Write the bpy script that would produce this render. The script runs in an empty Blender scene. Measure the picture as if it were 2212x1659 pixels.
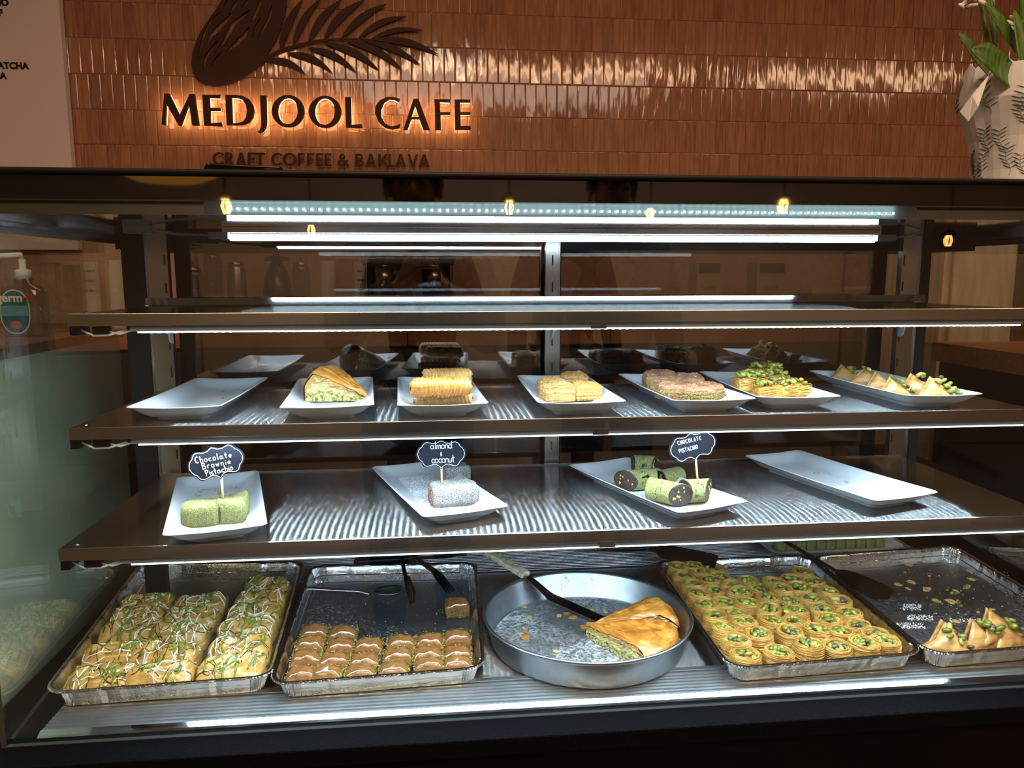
import bpy, math, random
from mathutils import Vector, Matrix, noise
R_ = random.Random(7)
SC = bpy.context.scene
COL = SC.collection
# ---------------------------------------------------------------- camera
FPX, YAW, PITCH, ROLL = 1632.04, 0.0988, 0.1424, -0.0013     # fitted for the 2212x1659 frame
fw = Vector((math.sin(YAW)*math.cos(PITCH), math.cos(YAW)*math.cos(PITCH), -math.sin(PITCH)))
r0 = Vector((math.cos(YAW), -math.sin(YAW), 0)); u0 = r0.cross(fw)
rt = r0*math.cos(ROLL)+u0*math.sin(ROLL); up = u0*math.cos(ROLL)-r0*math.sin(ROLL)
cam = bpy.data.cameras.new('camera'); cam.sensor_fit = 'HORIZONTAL'; cam.sensor_width = 36
cam.lens = FPX/2212*36; cam.clip_start = .02; cam.clip_end = 60
camo = bpy.data.objects.new('camera', cam); COL.objects.link(camo)
camo.matrix_world = Matrix(((rt.x, up.x, -fw.x, 0), (rt.y, up.y, -fw.y, 0), (rt.z, up.z, -fw.z, 0), (0, 0, 0, 1)))
SC.camera = camo
def ray(px, py): return fw*FPX+rt*(px-1106)-up*(py-829.5)
def at_z(px, py, z): d = ray(px, py); return d*(z/d.z)
def at_y(px, py, y): d = ray(px, py); return d*(y/d.y)
# ---------------------------------------------------------------- view, world, lights
SC.view_settings.view_transform = 'Standard'
SC.view_settings.look = 'None'
SC.view_settings.gamma = 1
SC.view_settings.use_curve_mapping = False
SC.view_settings.exposure = 0.5
W_ = bpy.data.worlds.new('world'); SC.world = W_; W_.use_nodes = True
W_.node_tree.nodes['Background'].inputs[0].default_value = (1, .72, .5, 1)
W_.node_tree.nodes['Background'].inputs[1].default_value = .02
SC.cycles.max_bounces = 10
SC.cycles.glossy_bounces = 5
SC.cycles.transparent_max_bounces = 16
SC.cycles.transmission_bounces = 6
SC.cycles.sample_clamp_indirect = 6
WARM = (1, .58, .30)
def area(name, loc, size, power, color, rot=(0, 0, 0)):
    l = bpy.data.lights.new(name, 'AREA'); l.shape = 'RECTANGLE'; l.size, l.size_y = size; l.energy = power; l.color = color
    o = bpy.data.objects.new(name, l); COL.objects.link(o); o.location = loc; o.rotation_euler = rot
    return o
# linear ceiling lamps of the cafe (their light; the housings are built with the ceiling)
CEIL = 1.95
LAMPS = [(-.6, -.89, 1.9), (1.35, -.89, 1.9), (3.98, -.89, 2.1)]
for k, (lx, ly, ll) in enumerate(LAMPS):
    area('ceiling_lamp_light', (lx, ly, CEIL-.075), (ll, .34), 30, (1, .60, .33))
area('room_fill_light', (.6, -1.9, CEIL-.05), (3.0, 1.2), 40, (1, .78, .60))  # added fill for the customers' side, no such lamp known there
area('aisle_fill_light', (.5, 1.75, CEIL-.02), (3.6, .8), 12, (1, .68, .45))  # added fill that lights the tiled wall
area('counter_fill_light', (.1, -.75, CEIL-.03), (.5, .5), 15, (1, .80, .60))  # added fill to brighten the marble side of the counter
# ---------------------------------------------------------------- materials
def lin(h):
    if isinstance(h, str):
        h = h.lstrip('#'); c = [int(h[i:i+2], 16)/255 for i in (0, 2, 4)]
        return tuple(x/12.92 if x <= .04045 else ((x+.055)/1.055)**2.4 for x in c)
    return tuple(h)
class NT:
    def __init__(s, name):
        s.m = bpy.data.materials.new(name); s.m.use_nodes = True; s.t = s.m.node_tree
        s.b = s.t.nodes.get('Principled BSDF'); s.o = s.t.nodes.get('Material Output')
    def n(s, typ, **kw):
        nd = s.t.nodes.new('ShaderNode'+typ)
        for k, v in kw.items():
            if k in nd.inputs: nd.inputs[k].default_value = v
            else: setattr(nd, k, v)
        return nd
    def l(s, a, b): s.t.links.new(a, b)
    def coord(s, kind='Object'):
        return s.n('TexCoord').outputs[kind]
    def noise(s, scale, detail=3, stretch=None, rough=.55, kind='Object'):
        nz = s.n('TexNoise', Scale=scale, Detail=detail, Roughness=rough)
        c = s.coord(kind)
        if stretch:
            mp = s.n('Mapping'); mp.inputs['Scale'].default_value = stretch; s.l(c, mp.inputs[0]); c = mp.outputs[0]
        s.l(c, nz.inputs['Vector']); return nz.outputs['Fac']
    def ramp(s, fac, stops, interp='LINEAR'):
        r = s.n('ValToRGB'); r.color_ramp.interpolation = interp
        e = r.color_ramp.elements
        while len(e) < len(stops): e.new(.5)
        for i, (p, c) in enumerate(stops):
            e[i].position = p; c = lin(c); e[i].color = (*c[:3], 1)
        s.l(fac, r.inputs[0]); return r.outputs[0]
    def mix(s, fac, a, b):
        m = s.n('Mix', data_type='RGBA')
        for v, i in ((fac, 0), (a, 6), (b, 7)):
            if hasattr(v, 'links'): s.l(v, m.inputs[i])
            else: m.inputs[i].default_value = (*lin(v)[:3], 1) if i else v
        return m.outputs[2]
    def bump(s, h, strength=.3, dist=.002):
        b = s.n('Bump', Strength=strength, Distance=dist); s.l(h, b.inputs['Height']); s.l(b.outputs[0], s.b.inputs['Normal']); return b
    def set(s, **kw):
        names = dict(color='Base Color', rough='Roughness', metal='Metallic', ior='IOR', coat='Coat Weight', coat_rough='Coat Roughness', aniso='Anisotropic',
                     spec='Specular IOR Level', sss='Subsurface Weight', sheen='Sheen Weight', emis='Emission Color', emis_s='Emission Strength', trans='Transmission Weight', alpha='Alpha')
        for k, v in kw.items():
            i = s.b.inputs[names[k]]
            if hasattr(v, 'links'): s.l(v, i)
            elif k in ('color', 'emis'): i.default_value = (*lin(v)[:3], 1)
            else: i.default_value = v
        return s
def mat(name, color, rough=.5, metal=0, **kw):
    t = NT(name); t.set(color=color, rough=rough, metal=metal, **kw); return t.m
def mat2(name, c1, c2, scale=30, rough=.5, metal=0, lo=.35, hi=.65, bump=0, bscale=None, stretch=None, detail=4, dist=.002, **kw):
    t = NT(name); f = t.noise(scale, detail, stretch); t.set(color=t.ramp(f, [(lo, c1), (hi, c2)]), rough=rough, metal=metal, **kw)
    if bump: t.bump(t.noise(bscale or scale, 4, stretch), bump, dist)
    return t.m
def emat(name, color, strength, front=False):
    t = NT(name)
    if front: t.m.cycles.emission_sampling = 'FRONT'
    t.set(color=(.8, .8, .8), emis=color, emis_s=strength); return t.m
def glass(name, tint, base, edge=1.0, rough=0.0, refl=(1, 1, 1)):
    """thin sheet: clear (tinted) transmission plus mirror reflection that grows towards grazing angles"""
    t = NT(name); t.t.nodes.remove(t.b)
    tr = t.n('BsdfTransparent'); tr.inputs[0].default_value = (*tint, 1)
    gl = t.n('BsdfGlossy'); gl.inputs['Roughness'].default_value = rough; gl.inputs['Color'].default_value = (*refl, 1)
    lw = t.n('LayerWeight', Blend=.5)          # Schlick's curve on |cos|, the same from both faces of the pane
    pw = t.n('Math', operation='POWER'); t.l(lw.outputs['Facing'], pw.inputs[0]); pw.inputs[1].default_value = 5.0
    ma = t.n('Math', operation='MULTIPLY_ADD'); t.l(pw.outputs[0], ma.inputs[0]); ma.inputs[1].default_value = .96*edge; ma.inputs[2].default_value = .04*edge+base; ma.use_clamp = True
    mx = t.n('MixShader'); t.l(ma.outputs[0], mx.inputs[0]); t.l(tr.outputs[0], mx.inputs[1]); t.l(gl.outputs[0], mx.inputs[2])
    t.l(mx.outputs[0], t.o.inputs[0]); return t.m
M = {}
def tile_material():
    t = NT('zellige_tile')
    isl = t.n('NewGeometry').outputs['Random Per Island']; oi = t.n('ObjectInfo').outputs['Random']
    ad = t.n('Math', operation='ADD'); t.l(isl, ad.inputs[0]); t.l(oi, ad.inputs[1])
    fr = t.n('Math', operation='FRACT'); t.l(ad.outputs[0], fr.inputs[0])
    base = t.ramp(fr.outputs[0], [(0, '#8f5f45'), (.35, '#a06f52'), (.7, '#ad7c5e'), (1, '#99664b')])
    tc = t.coord('Object'); co = t.n('CombineXYZ'); t.l(fr.outputs[0], co.inputs[0])
    mu = t.n('VectorMath', operation='SCALE'); t.l(co.outputs[0], mu.inputs[0]); mu.inputs['Scale'].default_value = 40
    av = t.n('VectorMath', operation='ADD'); t.l(tc, av.inputs[0]); t.l(mu.outputs[0], av.inputs[1])
    mp = t.n('Mapping'); mp.inputs['Scale'].default_value = (55, 1, 5); t.l(av.outputs[0], mp.inputs[0])
    nz = t.n('TexNoise', Scale=1.6, Detail=2); t.l(mp.outputs[0], nz.inputs['Vector'])
    t.set(color=t.mix(.45, base, t.ramp(nz.outputs[0], [(.3, '#7d4c34'), (.7, '#b98a6c')])), rough=.07, spec=.6)
    mp2 = t.n('Mapping'); mp2.inputs['Scale'].default_value = (48, 1, 9); t.l(av.outputs[0], mp2.inputs[0])
    n2 = t.n('TexNoise', Scale=1.0, Detail=1.5); t.l(mp2.outputs[0], n2.inputs['Vector'])
    t.bump(n2.outputs[0], .3, .0045)
    return t.m
M['tile'] = tile_material()
M['grout'] = mat2('grout', '#a8846c', '#b8947a', 60, .85)
M['plaster'] = mat2('plaster', '#8d7d72', '#978779', 3, .85)
M['ceil'] = mat2('ceiling_paint', '#8c7c70', '#958679', 3, .9)
M['floor'] = mat2('floor_tiles', '#4d4038', '#5d5047', 5, .5)
M['board'] = mat('board_white', '#e3d3cf', .45)
M['ink'] = mat('black_ink', '#111011', .5)
M['bronze'] = mat2('bronze_letter', '#3a2016', '#43271b', 9, .6, spec=.25)
M['halo'] = emat('halo_led', (1, .60, .27), 6)
M['blackgloss'] = mat('black_gloss', '#060505', .03, spec=1.0)
M['blackmat'] = mat('black_matte', '#0a0909', .45, spec=.2)
def powder():
    t = NT('black_powder_coat'); t.set(color='#06080e', rough=.42, spec=.07); t.bump(t.noise(700, 2), .9, .0015); return t.m
M['powder'] = powder()
M['blackpanel'] = mat2('black_base_panel', '#050404', '#080606', 4, .4, spec=.12)
def brushed(name, c, rough, aniso, rot=0.0):
    t = NT(name); nz = t.noise(14, 4, (1, 60, 60))
    t.set(color=c, metal=1, rough=rough, aniso=aniso)
    tg = t.n('Tangent', direction_type='UV_MAP'); t.l(tg.outputs[0], t.b.inputs['Tangent']); t.b.inputs['Anisotropic Rotation'].default_value = rot
    return t.m
def grooved(name, c, rough, spread):
    """steel brushed along x: the fine grooves tilt the normal towards and away from the viewer only"""
    t = NT(name); t.set(color=c, metal=1, rough=rough, aniso=1.0)
    tg = t.n('Tangent', direction_type='UV_MAP'); t.l(tg.outputs[0], t.b.inputs['Tangent']); t.b.inputs['Anisotropic Rotation'].default_value = .25
    g = t.n('NewGeometry'); sp = t.n('SeparateXYZ'); t.l(g.outputs['Position'], sp.inputs[0])
    k = t.n('Math', operation='MULTIPLY'); t.l(sp.outputs['Y'], k.inputs[0]); k.inputs[1].default_value = 31337.0
    wn = t.n('TexWhiteNoise', noise_dimensions='1D'); t.l(k.outputs[0], wn.inputs['W'])
    k2 = t.n('Math', operation='MULTIPLY'); t.l(sp.outputs['Y'], k2.inputs[0]); k2.inputs[1].default_value = 17911.0
    w2 = t.n('TexWhiteNoise', noise_dimensions='1D'); t.l(k2.outputs[0], w2.inputs['W'])
    s2 = t.n('Math', operation='ADD'); t.l(wn.outputs['Value'], s2.inputs[0]); t.l(w2.outputs['Value'], s2.inputs[1])
    a = t.n('Math', operation='MULTIPLY_ADD'); t.l(s2.outputs[0], a.inputs[0]); a.inputs[1].default_value = spread; a.inputs[2].default_value = -spread
    tn = t.n('Math', operation='TANGENT'); t.l(a.outputs[0], tn.inputs[0])
    co = t.n('CombineXYZ'); t.l(tn.outputs[0], co.inputs[1]); co.inputs[2].default_value = 1.0
    nm = t.n('VectorMath', operation='NORMALIZE'); t.l(co.outputs[0], nm.inputs[0]); t.l(nm.outputs[0], t.b.inputs['Normal'])
    return t.m
M['shelf'] = grooved('brushed_shelf_steel', (.27, .27, .27), .15, 1.2)
M['lip'] = mat('steel_lip', '#c2beba', .22, 1)
M['steel'] = mat('polished_steel', (.72, .72, .72), .07, 1)
M['mirror_steel'] = mat('top_liner', (.38, .42, .46), .045, 1)
M['alu'] = mat2('deck_aluminium', '#a9adb0', '#bcc0c3', 20, .42, 1)
M['white_plastic'] = mat('white_plastic', '#d8d8d8', .4)
M['grey_plastic'] = mat('grey_plastic', '#8d9194', .45)
M['gasket'] = mat('black_gasket', '#0a0a0b', .6)
M['led'] = emat('led_white', (.66, .83, 1.0), 340, True)
M['led_dim'] = emat('led_dim', (.82, .95, .95), 22)
M['led_soft'] = emat('led_diffuser', (.66, .83, 1.0), 13)
M['led_line'] = emat('led_line', (.66, .83, 1.0), 3)
M['led_cover'] = mat('led_cover', '#70767a', .4)
M['glass_front'] = glass('front_glass', (.93, .965, .95), 0.0, .8)
M['glass_side'] = glass('side_glass', (.93, .98, .945), 0.09, 1.0)
M['glass_door'] = glass('door_glass', (.60, .56, .55), .14, 1.0)
M['glass_edge'] = mat('glass_edge', '#383e3c', .35)
M['marble'] = mat2('marble_panel', '#c6ccb8', '#dfe2d2', 5, .3, lo=.3, hi=.62)
M['wood'] = mat2('counter_wood', '#6b4126', '#8a5a36', 6, .4, stretch=(2, 14, 14))
M['wood_edge'] = mat2('orange_wood', '#8a4f2a', '#a1643a', 6, .45, stretch=(1, 14, 14))
M['darkcab'] = mat('dark_cabinet', '#1c1614', .5)
# ---------------------------------------------------------------- mesh helpers
class MB:
    def __init__(s): s.v, s.f, s.mi, s.sm = [], [], [], []; s.k = 0; s.smooth = False
    def add(s, vs, fs, xf=None):
        b = len(s.v)
        for p in vs: s.v.append(tuple(xf @ Vector(p)) if xf else tuple(p))
        for f in fs: s.f.append(tuple(i+b for i in f)); s.mi.append(s.k); s.sm.append(s.smooth)
        return s
    def box(s, c, d, rz=0, xf=None):
        x, y, z = d[0]/2, d[1]/2, d[2]/2
        m = Matrix.Translation(c) @ Matrix.Rotation(rz, 4, 'Z')
        if xf: m = xf @ m
        return s.add([(-x, -y, -z), (x, -y, -z), (x, y, -z), (-x, y, -z), (-x, -y, z), (x, -y, z), (x, y, z), (-x, y, z)],
                     [(0, 3, 2, 1), (4, 5, 6, 7), (0, 1, 5, 4), (1, 2, 6, 5), (2, 3, 7, 6), (3, 0, 4, 7)], m)
    def bb(s, x0, x1, y0, y1, z0, z1): return s.box(((x0+x1)/2, (y0+y1)/2, (z0+z1)/2), (x1-x0, y1-y0, z1-z0))
    def tube(s, pts, r, n=6, cap=True, closed=False, flat=1.0):
        P = [Vector(p) for p in pts]; N = len(P); vs, fs = [], []; prev = None
        for i in range(N):
            a = P[i-1] if (i or closed) else P[0]; b = P[(i+1) % N] if (i < N-1 or closed) else P[-1]
            t = b-a; t = t.normalized() if t.length > 1e-9 else Vector((0, 0, 1))
            if prev is None: side = t.cross(Vector((0, 0, 1)) if abs(t.z) < .95 else Vector((1, 0, 0)))
            else: side = prev-t*prev.dot(t)
            side = side.normalized() if side.length > 1e-9 else Vector((1, 0, 0)); prev = side
            u = side.cross(t); rr = r[i] if isinstance(r, (list, tuple)) else r
            for k in range(n):
                a_ = 2*math.pi*k/n; vs.append(P[i]+side*(math.cos(a_)*rr)+u*(math.sin(a_)*rr*flat))
        for i in range(N if closed else N-1):
            j = (i+1) % N
            for k in range(n): q = (k+1) % n; fs.append((i*n+k, i*n+q, j*n+q, j*n+k))
        if cap and not closed: fs.append(tuple(range(n-1, -1, -1))); fs.append(tuple((N-1)*n+k for k in range(n)))
        return s.add(vs, fs)
    def lathe(s, prof, n=32, xf=None, a0=0, a1=2*math.pi):
        full = abs(a1-a0-2*math.pi) < 1e-6; cols = n if full else n+1; L = len(prof); vs, fs = [], []
        for i in range(cols):
            a = a0+(a1-a0)*i/n
            for (r, z) in prof: vs.append((r*math.cos(a), r*math.sin(a), z))
        for i in range(n):
            j = (i+1) % cols
            for k in range(L-1): fs.append((i*L+k, j*L+k, j*L+k+1, i*L+k+1))
        return s.add(vs, fs, xf)
    def grid(s, fn, nu, nv, wrap=False):
        vs = [fn(i/nu, j/nv) for i in range(nu+1) for j in range(nv+1)]; fs = []
        for i in range(nu):
            for j in range(nv):
                a = i*(nv+1)+j; fs.append((a, a+nv+1, a+nv+2, a+1))
        return s.add(vs, fs)
    def ell(s, c, r, nu=8, nv=6, xf=None, rot=None):
        m = Matrix.Translation(c) @ (rot.to_4x4() if rot else Matrix()) @ Matrix.Diagonal((*r, 1))
        if xf: m = xf @ m
        vs = [(0, 0, -1)]; fs = []
        for j in range(1, nv):
            t = -math.pi/2+math.pi*j/nv
            for i in range(nu): a = 2*math.pi*i/nu; vs.append((math.cos(a)*math.cos(t), math.sin(a)*math.cos(t), math.sin(t)))
        vs.append((0, 0, 1)); T = len(vs)-1
        for i in range(nu):
            q = (i+1) % nu; fs.append((0, 1+q, 1+i)); fs.append((T, T-nu+i, T-nu+q))
            for j in range(nv-2): a = 1+j*nu; fs.append((a+i, a+q, a+nu+q, a+nu+i))
        return s.add(vs, fs, m)
    def prism(s, poly, z0, z1, xf=None):
        n = len(poly); vs = [(x, y, z0) for x, y in poly]+[(x, y, z1) for x, y in poly]
        fs = [tuple(range(n-1, -1, -1)), tuple(range(n, 2*n))]+[(i, (i+1) % n, n+(i+1) % n, n+i) for i in range(n)]
        return s.add(vs, fs, xf)
    def mesh(s, name, mats):
        me = bpy.data.meshes.new(name); me.from_pydata(s.v, [], s.f)
        for m in (mats if isinstance(mats, (list, tuple)) else [mats]): me.materials.append(m)
        me.polygons.foreach_set('material_index', s.mi); me.polygons.foreach_set('use_smooth', s.sm); me.update(); return me
    def obj(s, name, mats, parent=None, **kw): return link(name, s.mesh(name, mats), parent, **kw)
def link(name, me, parent=None, loc=None, rz=None, stuff=False):
    o = bpy.data.objects.new(name, me); COL.objects.link(o)
    if parent: o.parent = parent
    if loc is not None: o.location = loc
    if rz is not None: o.rotation_euler = (0, 0, rz)
    if stuff: o['kind'] = 'stuff'
    return o
def tag(o, label, cat, group=None):
    o['label'] = label; o['category'] = cat
    if group: o['group'] = group
    return o
def thing(name, label, cat, loc=(0, 0, 0), rz=0, group=None):
    o = bpy.data.objects.new(name, None); COL.objects.link(o); o.empty_display_size = .02
    o.location = loc; o.rotation_euler = (0, 0, rz); return tag(o, label, cat, group)
def struct(o): o['kind'] = 'structure'; return o
def bevel(o, w, n=2, ang=.6):
    m = o.modifiers.new('bevel', 'BEVEL'); m.width = w; m.segments = n; m.limit_method = 'ANGLE'; m.angle_limit = ang; return o
def smooth(o):
    for p in o.data.polygons: p.use_smooth = True
    return o
def flat_poly(loops, th, name='flat'):
    """2D loops (first outline, further ones holes) filled and extruded; stands upright in x-z, front at -y"""
    cu = bpy.data.curves.new(name, 'CURVE'); cu.dimensions = '2D'; cu.fill_mode = 'BOTH'; cu.extrude = th/2
    for lp in loops:
        sp = cu.splines.new('POLY'); sp.points.add(len(lp)-1); sp.use_cyclic_u = True
        for i, (x, y) in enumerate(lp): sp.points[i].co = (x, y, 0, 1)
    o = bpy.data.objects.new(name, cu); me = bpy.data.meshes.new_from_object(o)
    bpy.data.objects.remove(o); bpy.data.curves.remove(cu)
    for v in me.vertices: x, y, z = v.co; v.co = (x, -z, y)
    return me
def text_mesh(body, size, th=.001, align='LEFT', shear=0.0, offset=0.0, space=1.0):
    cu = bpy.data.curves.new('text', 'FONT'); cu.body = body; cu.size = size; cu.extrude = th/2; cu.align_x = align; cu.shear = shear; cu.offset = offset; cu.space_character = space
    cu.resolution_u = 3
    o = bpy.data.objects.new('text', cu); me = bpy.data.meshes.new_from_object(o); bpy.data.objects.remove(o); bpy.data.curves.remove(cu)
    for v in me.vertices: x, y, z = v.co; v.co = (x, -z, y)
    return me
def setmat(me, m): me.materials.clear(); me.materials.append(m); return me
def fbm(x, y, z=0.0): return noise.noise(Vector((x, y, z)))
# ---------------------------------------------------------------- room shell
FLOOR = -1.25
WY = 3.2          # face of the tiles
struct(MB().bb(-3.2, 6.0, -3.2, WY+.3, FLOOR-.1, FLOOR).obj('floor', M['floor']))
struct(MB().bb(-3.2, 6.0, -3.2, WY+.3, CEIL, CEIL+.1).obj('ceiling', M['ceil']))
struct(MB().bb(-3.3, -3.2, -3.2, WY+.3, FLOOR, CEIL).obj('wall_left', M['plaster']))
struct(MB().bb(6.0, 6.1, -3.2, WY+.3, FLOOR, CEIL).obj('wall_right', M['plaster']))
struct(MB().bb(-3.3, 6.1, -3.3, -3.2, FLOOR, CEIL).obj('wall_front', M['plaster']))
wall = struct(MB().bb(-3.3, 6.1, WY+.0035, WY+.3, FLOOR, CEIL).obj('wall_back', M['grout']))
# tiles: rows of upright hand-made tiles, uneven and slightly tilted
TW, TG = .0435, .0016
zr = at_y(1500, 190, WY).z; TP = (at_y(1500, 47, WY).z-at_y(1500, 333, WY).z)/4
def tile_bm(mb, w, h, seed, ox=0, oz=0, tilt=(0, 0), proud=0):
    rr = random.Random(seed); nx, nz = 3, 3; vs = []; fs = []; gx = (-.5, -.43, .43, .5); gz = (-.5, -.478, .478, .5)
    for j in range(nz+1):
        for i in range(nx+1):
            x = gx[i]*w; z = gz[j]*h; edge = i in (0, nx) or j in (0, nz)
            y = -.0085+(.0012 if edge else 0)+rr.uniform(-.0003, .0003)+tilt[0]*x+tilt[1]*z-proud
            vs.append((x+ox, y+WY_L, z+oz))
    for j in range(nz):
        for i in range(nx): a = j*(nx+1)+i; fs.append((a, a+1, a+nx+2, a+nx+1))
    ring = [i for i in range(nx+1)]+[(j+1)*(nx+1)-1 for j in range(1, nz+1)]+[nz*(nx+1)+i for i in range(nx-1, -1, -1)]+[j*(nx+1) for j in range(nz-1, 0, -1)]
    b = len(vs)
    for k in ring: x, y, z = vs[k]; vs.append((x, WY_L+.002, z))
    n = len(ring)
    for k in range(n): fs.append((ring[k], b+k, b+(k+1) % n, ring[(k+1) % n]))
    mb.add(vs, fs)
WY_L = .009
variants = []
for k in range(14):
    mb = MB(); rr = random.Random(k+50)
    tile_bm(mb, TW-TG, TP-TG, k, tilt=(rr.uniform(-.02, .02), rr.uniform(-.006, .006)), proud=rr.uniform(0, .0012)); variants.append(mb.mesh('tile', M['tile']))
cells = []
for row in range(-4, 9):
    zc = zr+TP*(row+.5)
    off = R_.uniform(0, TW)
    n0 = int((-2.3)/TW); n1 = int(3.3/TW)
    for c in range(n0, n1): cells.append((off+c*TW, zc, row))
def seen(c):
    d = Vector((c[0], WY, c[1])); k = d.dot(fw); px = 1106+FPX*d.dot(rt)/k; py = 829.5-FPX*d.dot(up)/k
    return px, py
vis = []; rest = []
for c in cells:
    px, py = seen(c)
    (vis if (120 < px < 2190 and -25 < py < 395) else rest).append(c)
vis.sort(key=lambda c: (c[0]**2+WY**2+c[1]**2)); rest += vis[300:]; vis = vis[:300]
for (x, z, row) in vis:
    link('tile', R_.choice(variants), wall, (x, WY, z))
mb = MB()
for k, (x, z, row) in enumerate(rest): tile_bm(mb, TW-TG, TP-TG, k+500, x, z, (R_.uniform(-.02, .02), R_.uniform(-.006, .006)), R_.uniform(0, .0012))
link('tile_field', mb.mesh('tile_field', M['tile']), wall, (0, WY, 0), stuff=True)
# ceiling lamp housings, then frames added around the fill lights
for k, (lx, ly, ll) in enumerate(LAMPS):
    t = thing('ceiling_lamp', ['linear ceiling lamp over the customers, nearest the menu board end', 'linear ceiling lamp over the customers, middle of the row', 'longest linear ceiling lamp over the customers'][k], 'lamp', (lx, ly, CEIL))
    mb = MB(); w = .012; h = .07
    mb.bb(-ll/2-w, -ll/2, -.19, .19, -h, 0); mb.bb(ll/2, ll/2+w, -.19, .19, -h, 0); mb.bb(-ll/2, ll/2, -.19, -.175, -h, 0); mb.bb(-ll/2, ll/2, .175, .19, -h, 0); mb.bb(-ll/2, ll/2, -.175, .175, -.012, 0)
    mb.obj('housing', M['blackmat'], t)
for (x, y, w_, d_, lab) in ((.6, -1.9, 3.0, 1.2, 'wide square frame of an added fill light at the back of the customers side'), (.5, 1.75, 3.6, .8, 'long frame of an added fill light above the staff aisle'), (.1, -.75, .5, .5, 'small frame of an added fill light above the customers')):
    t = thing('fill_light_frame', lab, 'lamp', (x, y, CEIL)); f_ = .03; h_ = .06
    for (cx, cy, sx, sy) in ((0, -d_/2-f_/2, w_+2*f_, f_), (0, d_/2+f_/2, w_+2*f_, f_), (-w_/2-f_/2, 0, f_, d_), (w_/2+f_/2, 0, f_, d_)): MB().box((cx, cy, -h_/2), (sx, sy, h_)).obj('frame_bar', M['blackmat'], t)
# ---------------------------------------------------------------- menu board on the wall
b = thing('menu_board', 'white menu board with black lettering hung on the tiled wall', 'sign', (0, 0, 0))
x1 = at_y(141, 180, WY-.045).x
MB().bb(x1-1.1, x1, WY-.045, WY-.012, at_y(150, 372, WY).z-.3, 1.8).obj('panel', M['board'], b)
for s_, px, py, h, al in (('MATCHA', 62, 149, .0175, 'RIGHT'), ('IA', 14, 170, .0175, 'RIGHT'), ('IO', 19, 12, .0175, 'RIGHT'), ('F', 6, 34, .0175, 'RIGHT')):
    p = at_y(px, py, WY-.047); me = setmat(text_mesh(s_, h*1.85, .003, al, offset=.0011), M['ink']); link('lettering', me, b, p)
# ---------------------------------------------------------------- wall sign
SY = WY-.055
def A_(q): return at_y(330+q[0]/5.531, q[1]/5.531, SY)
def B_(q): return at_y(640+q[0]/5.53, q[1]/5.53, SY)
def C_(q): return at_y(430+q[0]/4.254, 310+q[1]/4.254, SY)
def sol(loops, f, y, th, m, name, parent):
    me = flat_poly([[(f(q).x, f(q).z) for q in lp] for lp in loops], th); setmat(me, m); return link(name, me, parent, (0, y, 0))
def ring(cx, cy, rx, ry, n=28): return [(cx+rx*math.cos(2*math.pi*k/n), cy+ry*math.sin(2*math.pi*k/n)) for k in range(n)]
sg = thing('wall_sign', 'backlit brown cafe name lettering with date and palm emblem on the tiled wall', 'sign', (0, 0, 0))
letters = [
 (A_, [[(135, 1118), (195, 1118), (320, 1375), (440, 1122), (495, 1122), (550, 1495), (470, 1495), (430, 1245), (335, 1500), (308, 1500), (160, 1240), (150, 1490), (103, 1485)]]),
 (A_, [[(590, 1130), (800, 1130), (800, 1170), (675, 1165), (680, 1285), (805, 1288), (805, 1320), (685, 1320), (690, 1470), (820, 1462), (828, 1505), (610, 1495)]]),
 (A_, [[(865, 1132), (1000, 1133), (1080, 1147), (1150, 1185), (1195, 1250), (1210, 1320), (1195, 1400), (1150, 1460), (1080, 1487), (1000, 1492), (880, 1490)], [(940, 1165), (1020, 1168), (1070, 1190), (1110, 1250), (1124, 1320), (1115, 1395), (1080, 1450), (1010, 1470), (955, 1470)]]),
 (A_, [[(1280, 1140), (1355, 1140), (1362, 1460), (1350, 1530), (1320, 1565), (1275, 1590), (1250, 1575), (1275, 1555), (1290, 1520), (1295, 1460)]]),
 (A_, [ring(1615, 1325, 195, 192), ring(1613, 1325, 118, 158)]),
 (B_, [ring(342, 1333, 195, 190), ring(340, 1330, 118, 160)]),
 (B_, [[(580, 1160), (655, 1160), (660, 1490), (780, 1482), (787, 1527), (592, 1520)]]),
 (B_, [[(1236, 1180), (1225, 1220), (1170, 1187), (1110, 1185), (1050, 1225), (1015, 1310), (1020, 1400), (1065, 1475), (1130, 1510), (1190, 1500), (1242, 1478), (1235, 1522), (1150, 1540), (1060, 1520), (980, 1450), (940, 1350), (950, 1260), (1000, 1195), (1080, 1160), (1160, 1158)]]),
 (B_, [[(1400, 1180), (1460, 1178), (1595, 1548), (1515, 1545), (1470, 1422), (1375, 1422), (1330, 1548), (1280, 1545)], [(1420, 1265), (1462, 1397), (1377, 1397)]]),
 (B_, [[(1650, 1185), (1840, 1185), (1835, 1220), (1715, 1215), (1722, 1340), (1840, 1338), (1835, 1368), (1725, 1368), (1730, 1548), (1660, 1548)]]),
 (B_, [[(1892, 1188), (2080, 1188), (2080, 1222), (1955, 1222), (1958, 1340), (2083, 1338), (2080, 1368), (1960, 1365), (1965, 1505), (2085, 1502), (2085, 1545), (1898, 1545)]])]
for f, lp in letters:
    l = sol(lp, f, SY+.008, .016, M['bronze'], 'letter', sg)
    c = [sum(q[i] for q in lp[0])/len(lp[0]) for i in (0, 1)]
    sol([[(c[0]+(q[0]-c[0])*.97, c[1]+(q[1]-c[1])*.97) for q in l2] for l2 in lp], f, .010, .003, M['halo'], 'led_backing', l).parent = l
    l.children[0].location = (0, .0105, 0)
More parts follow.
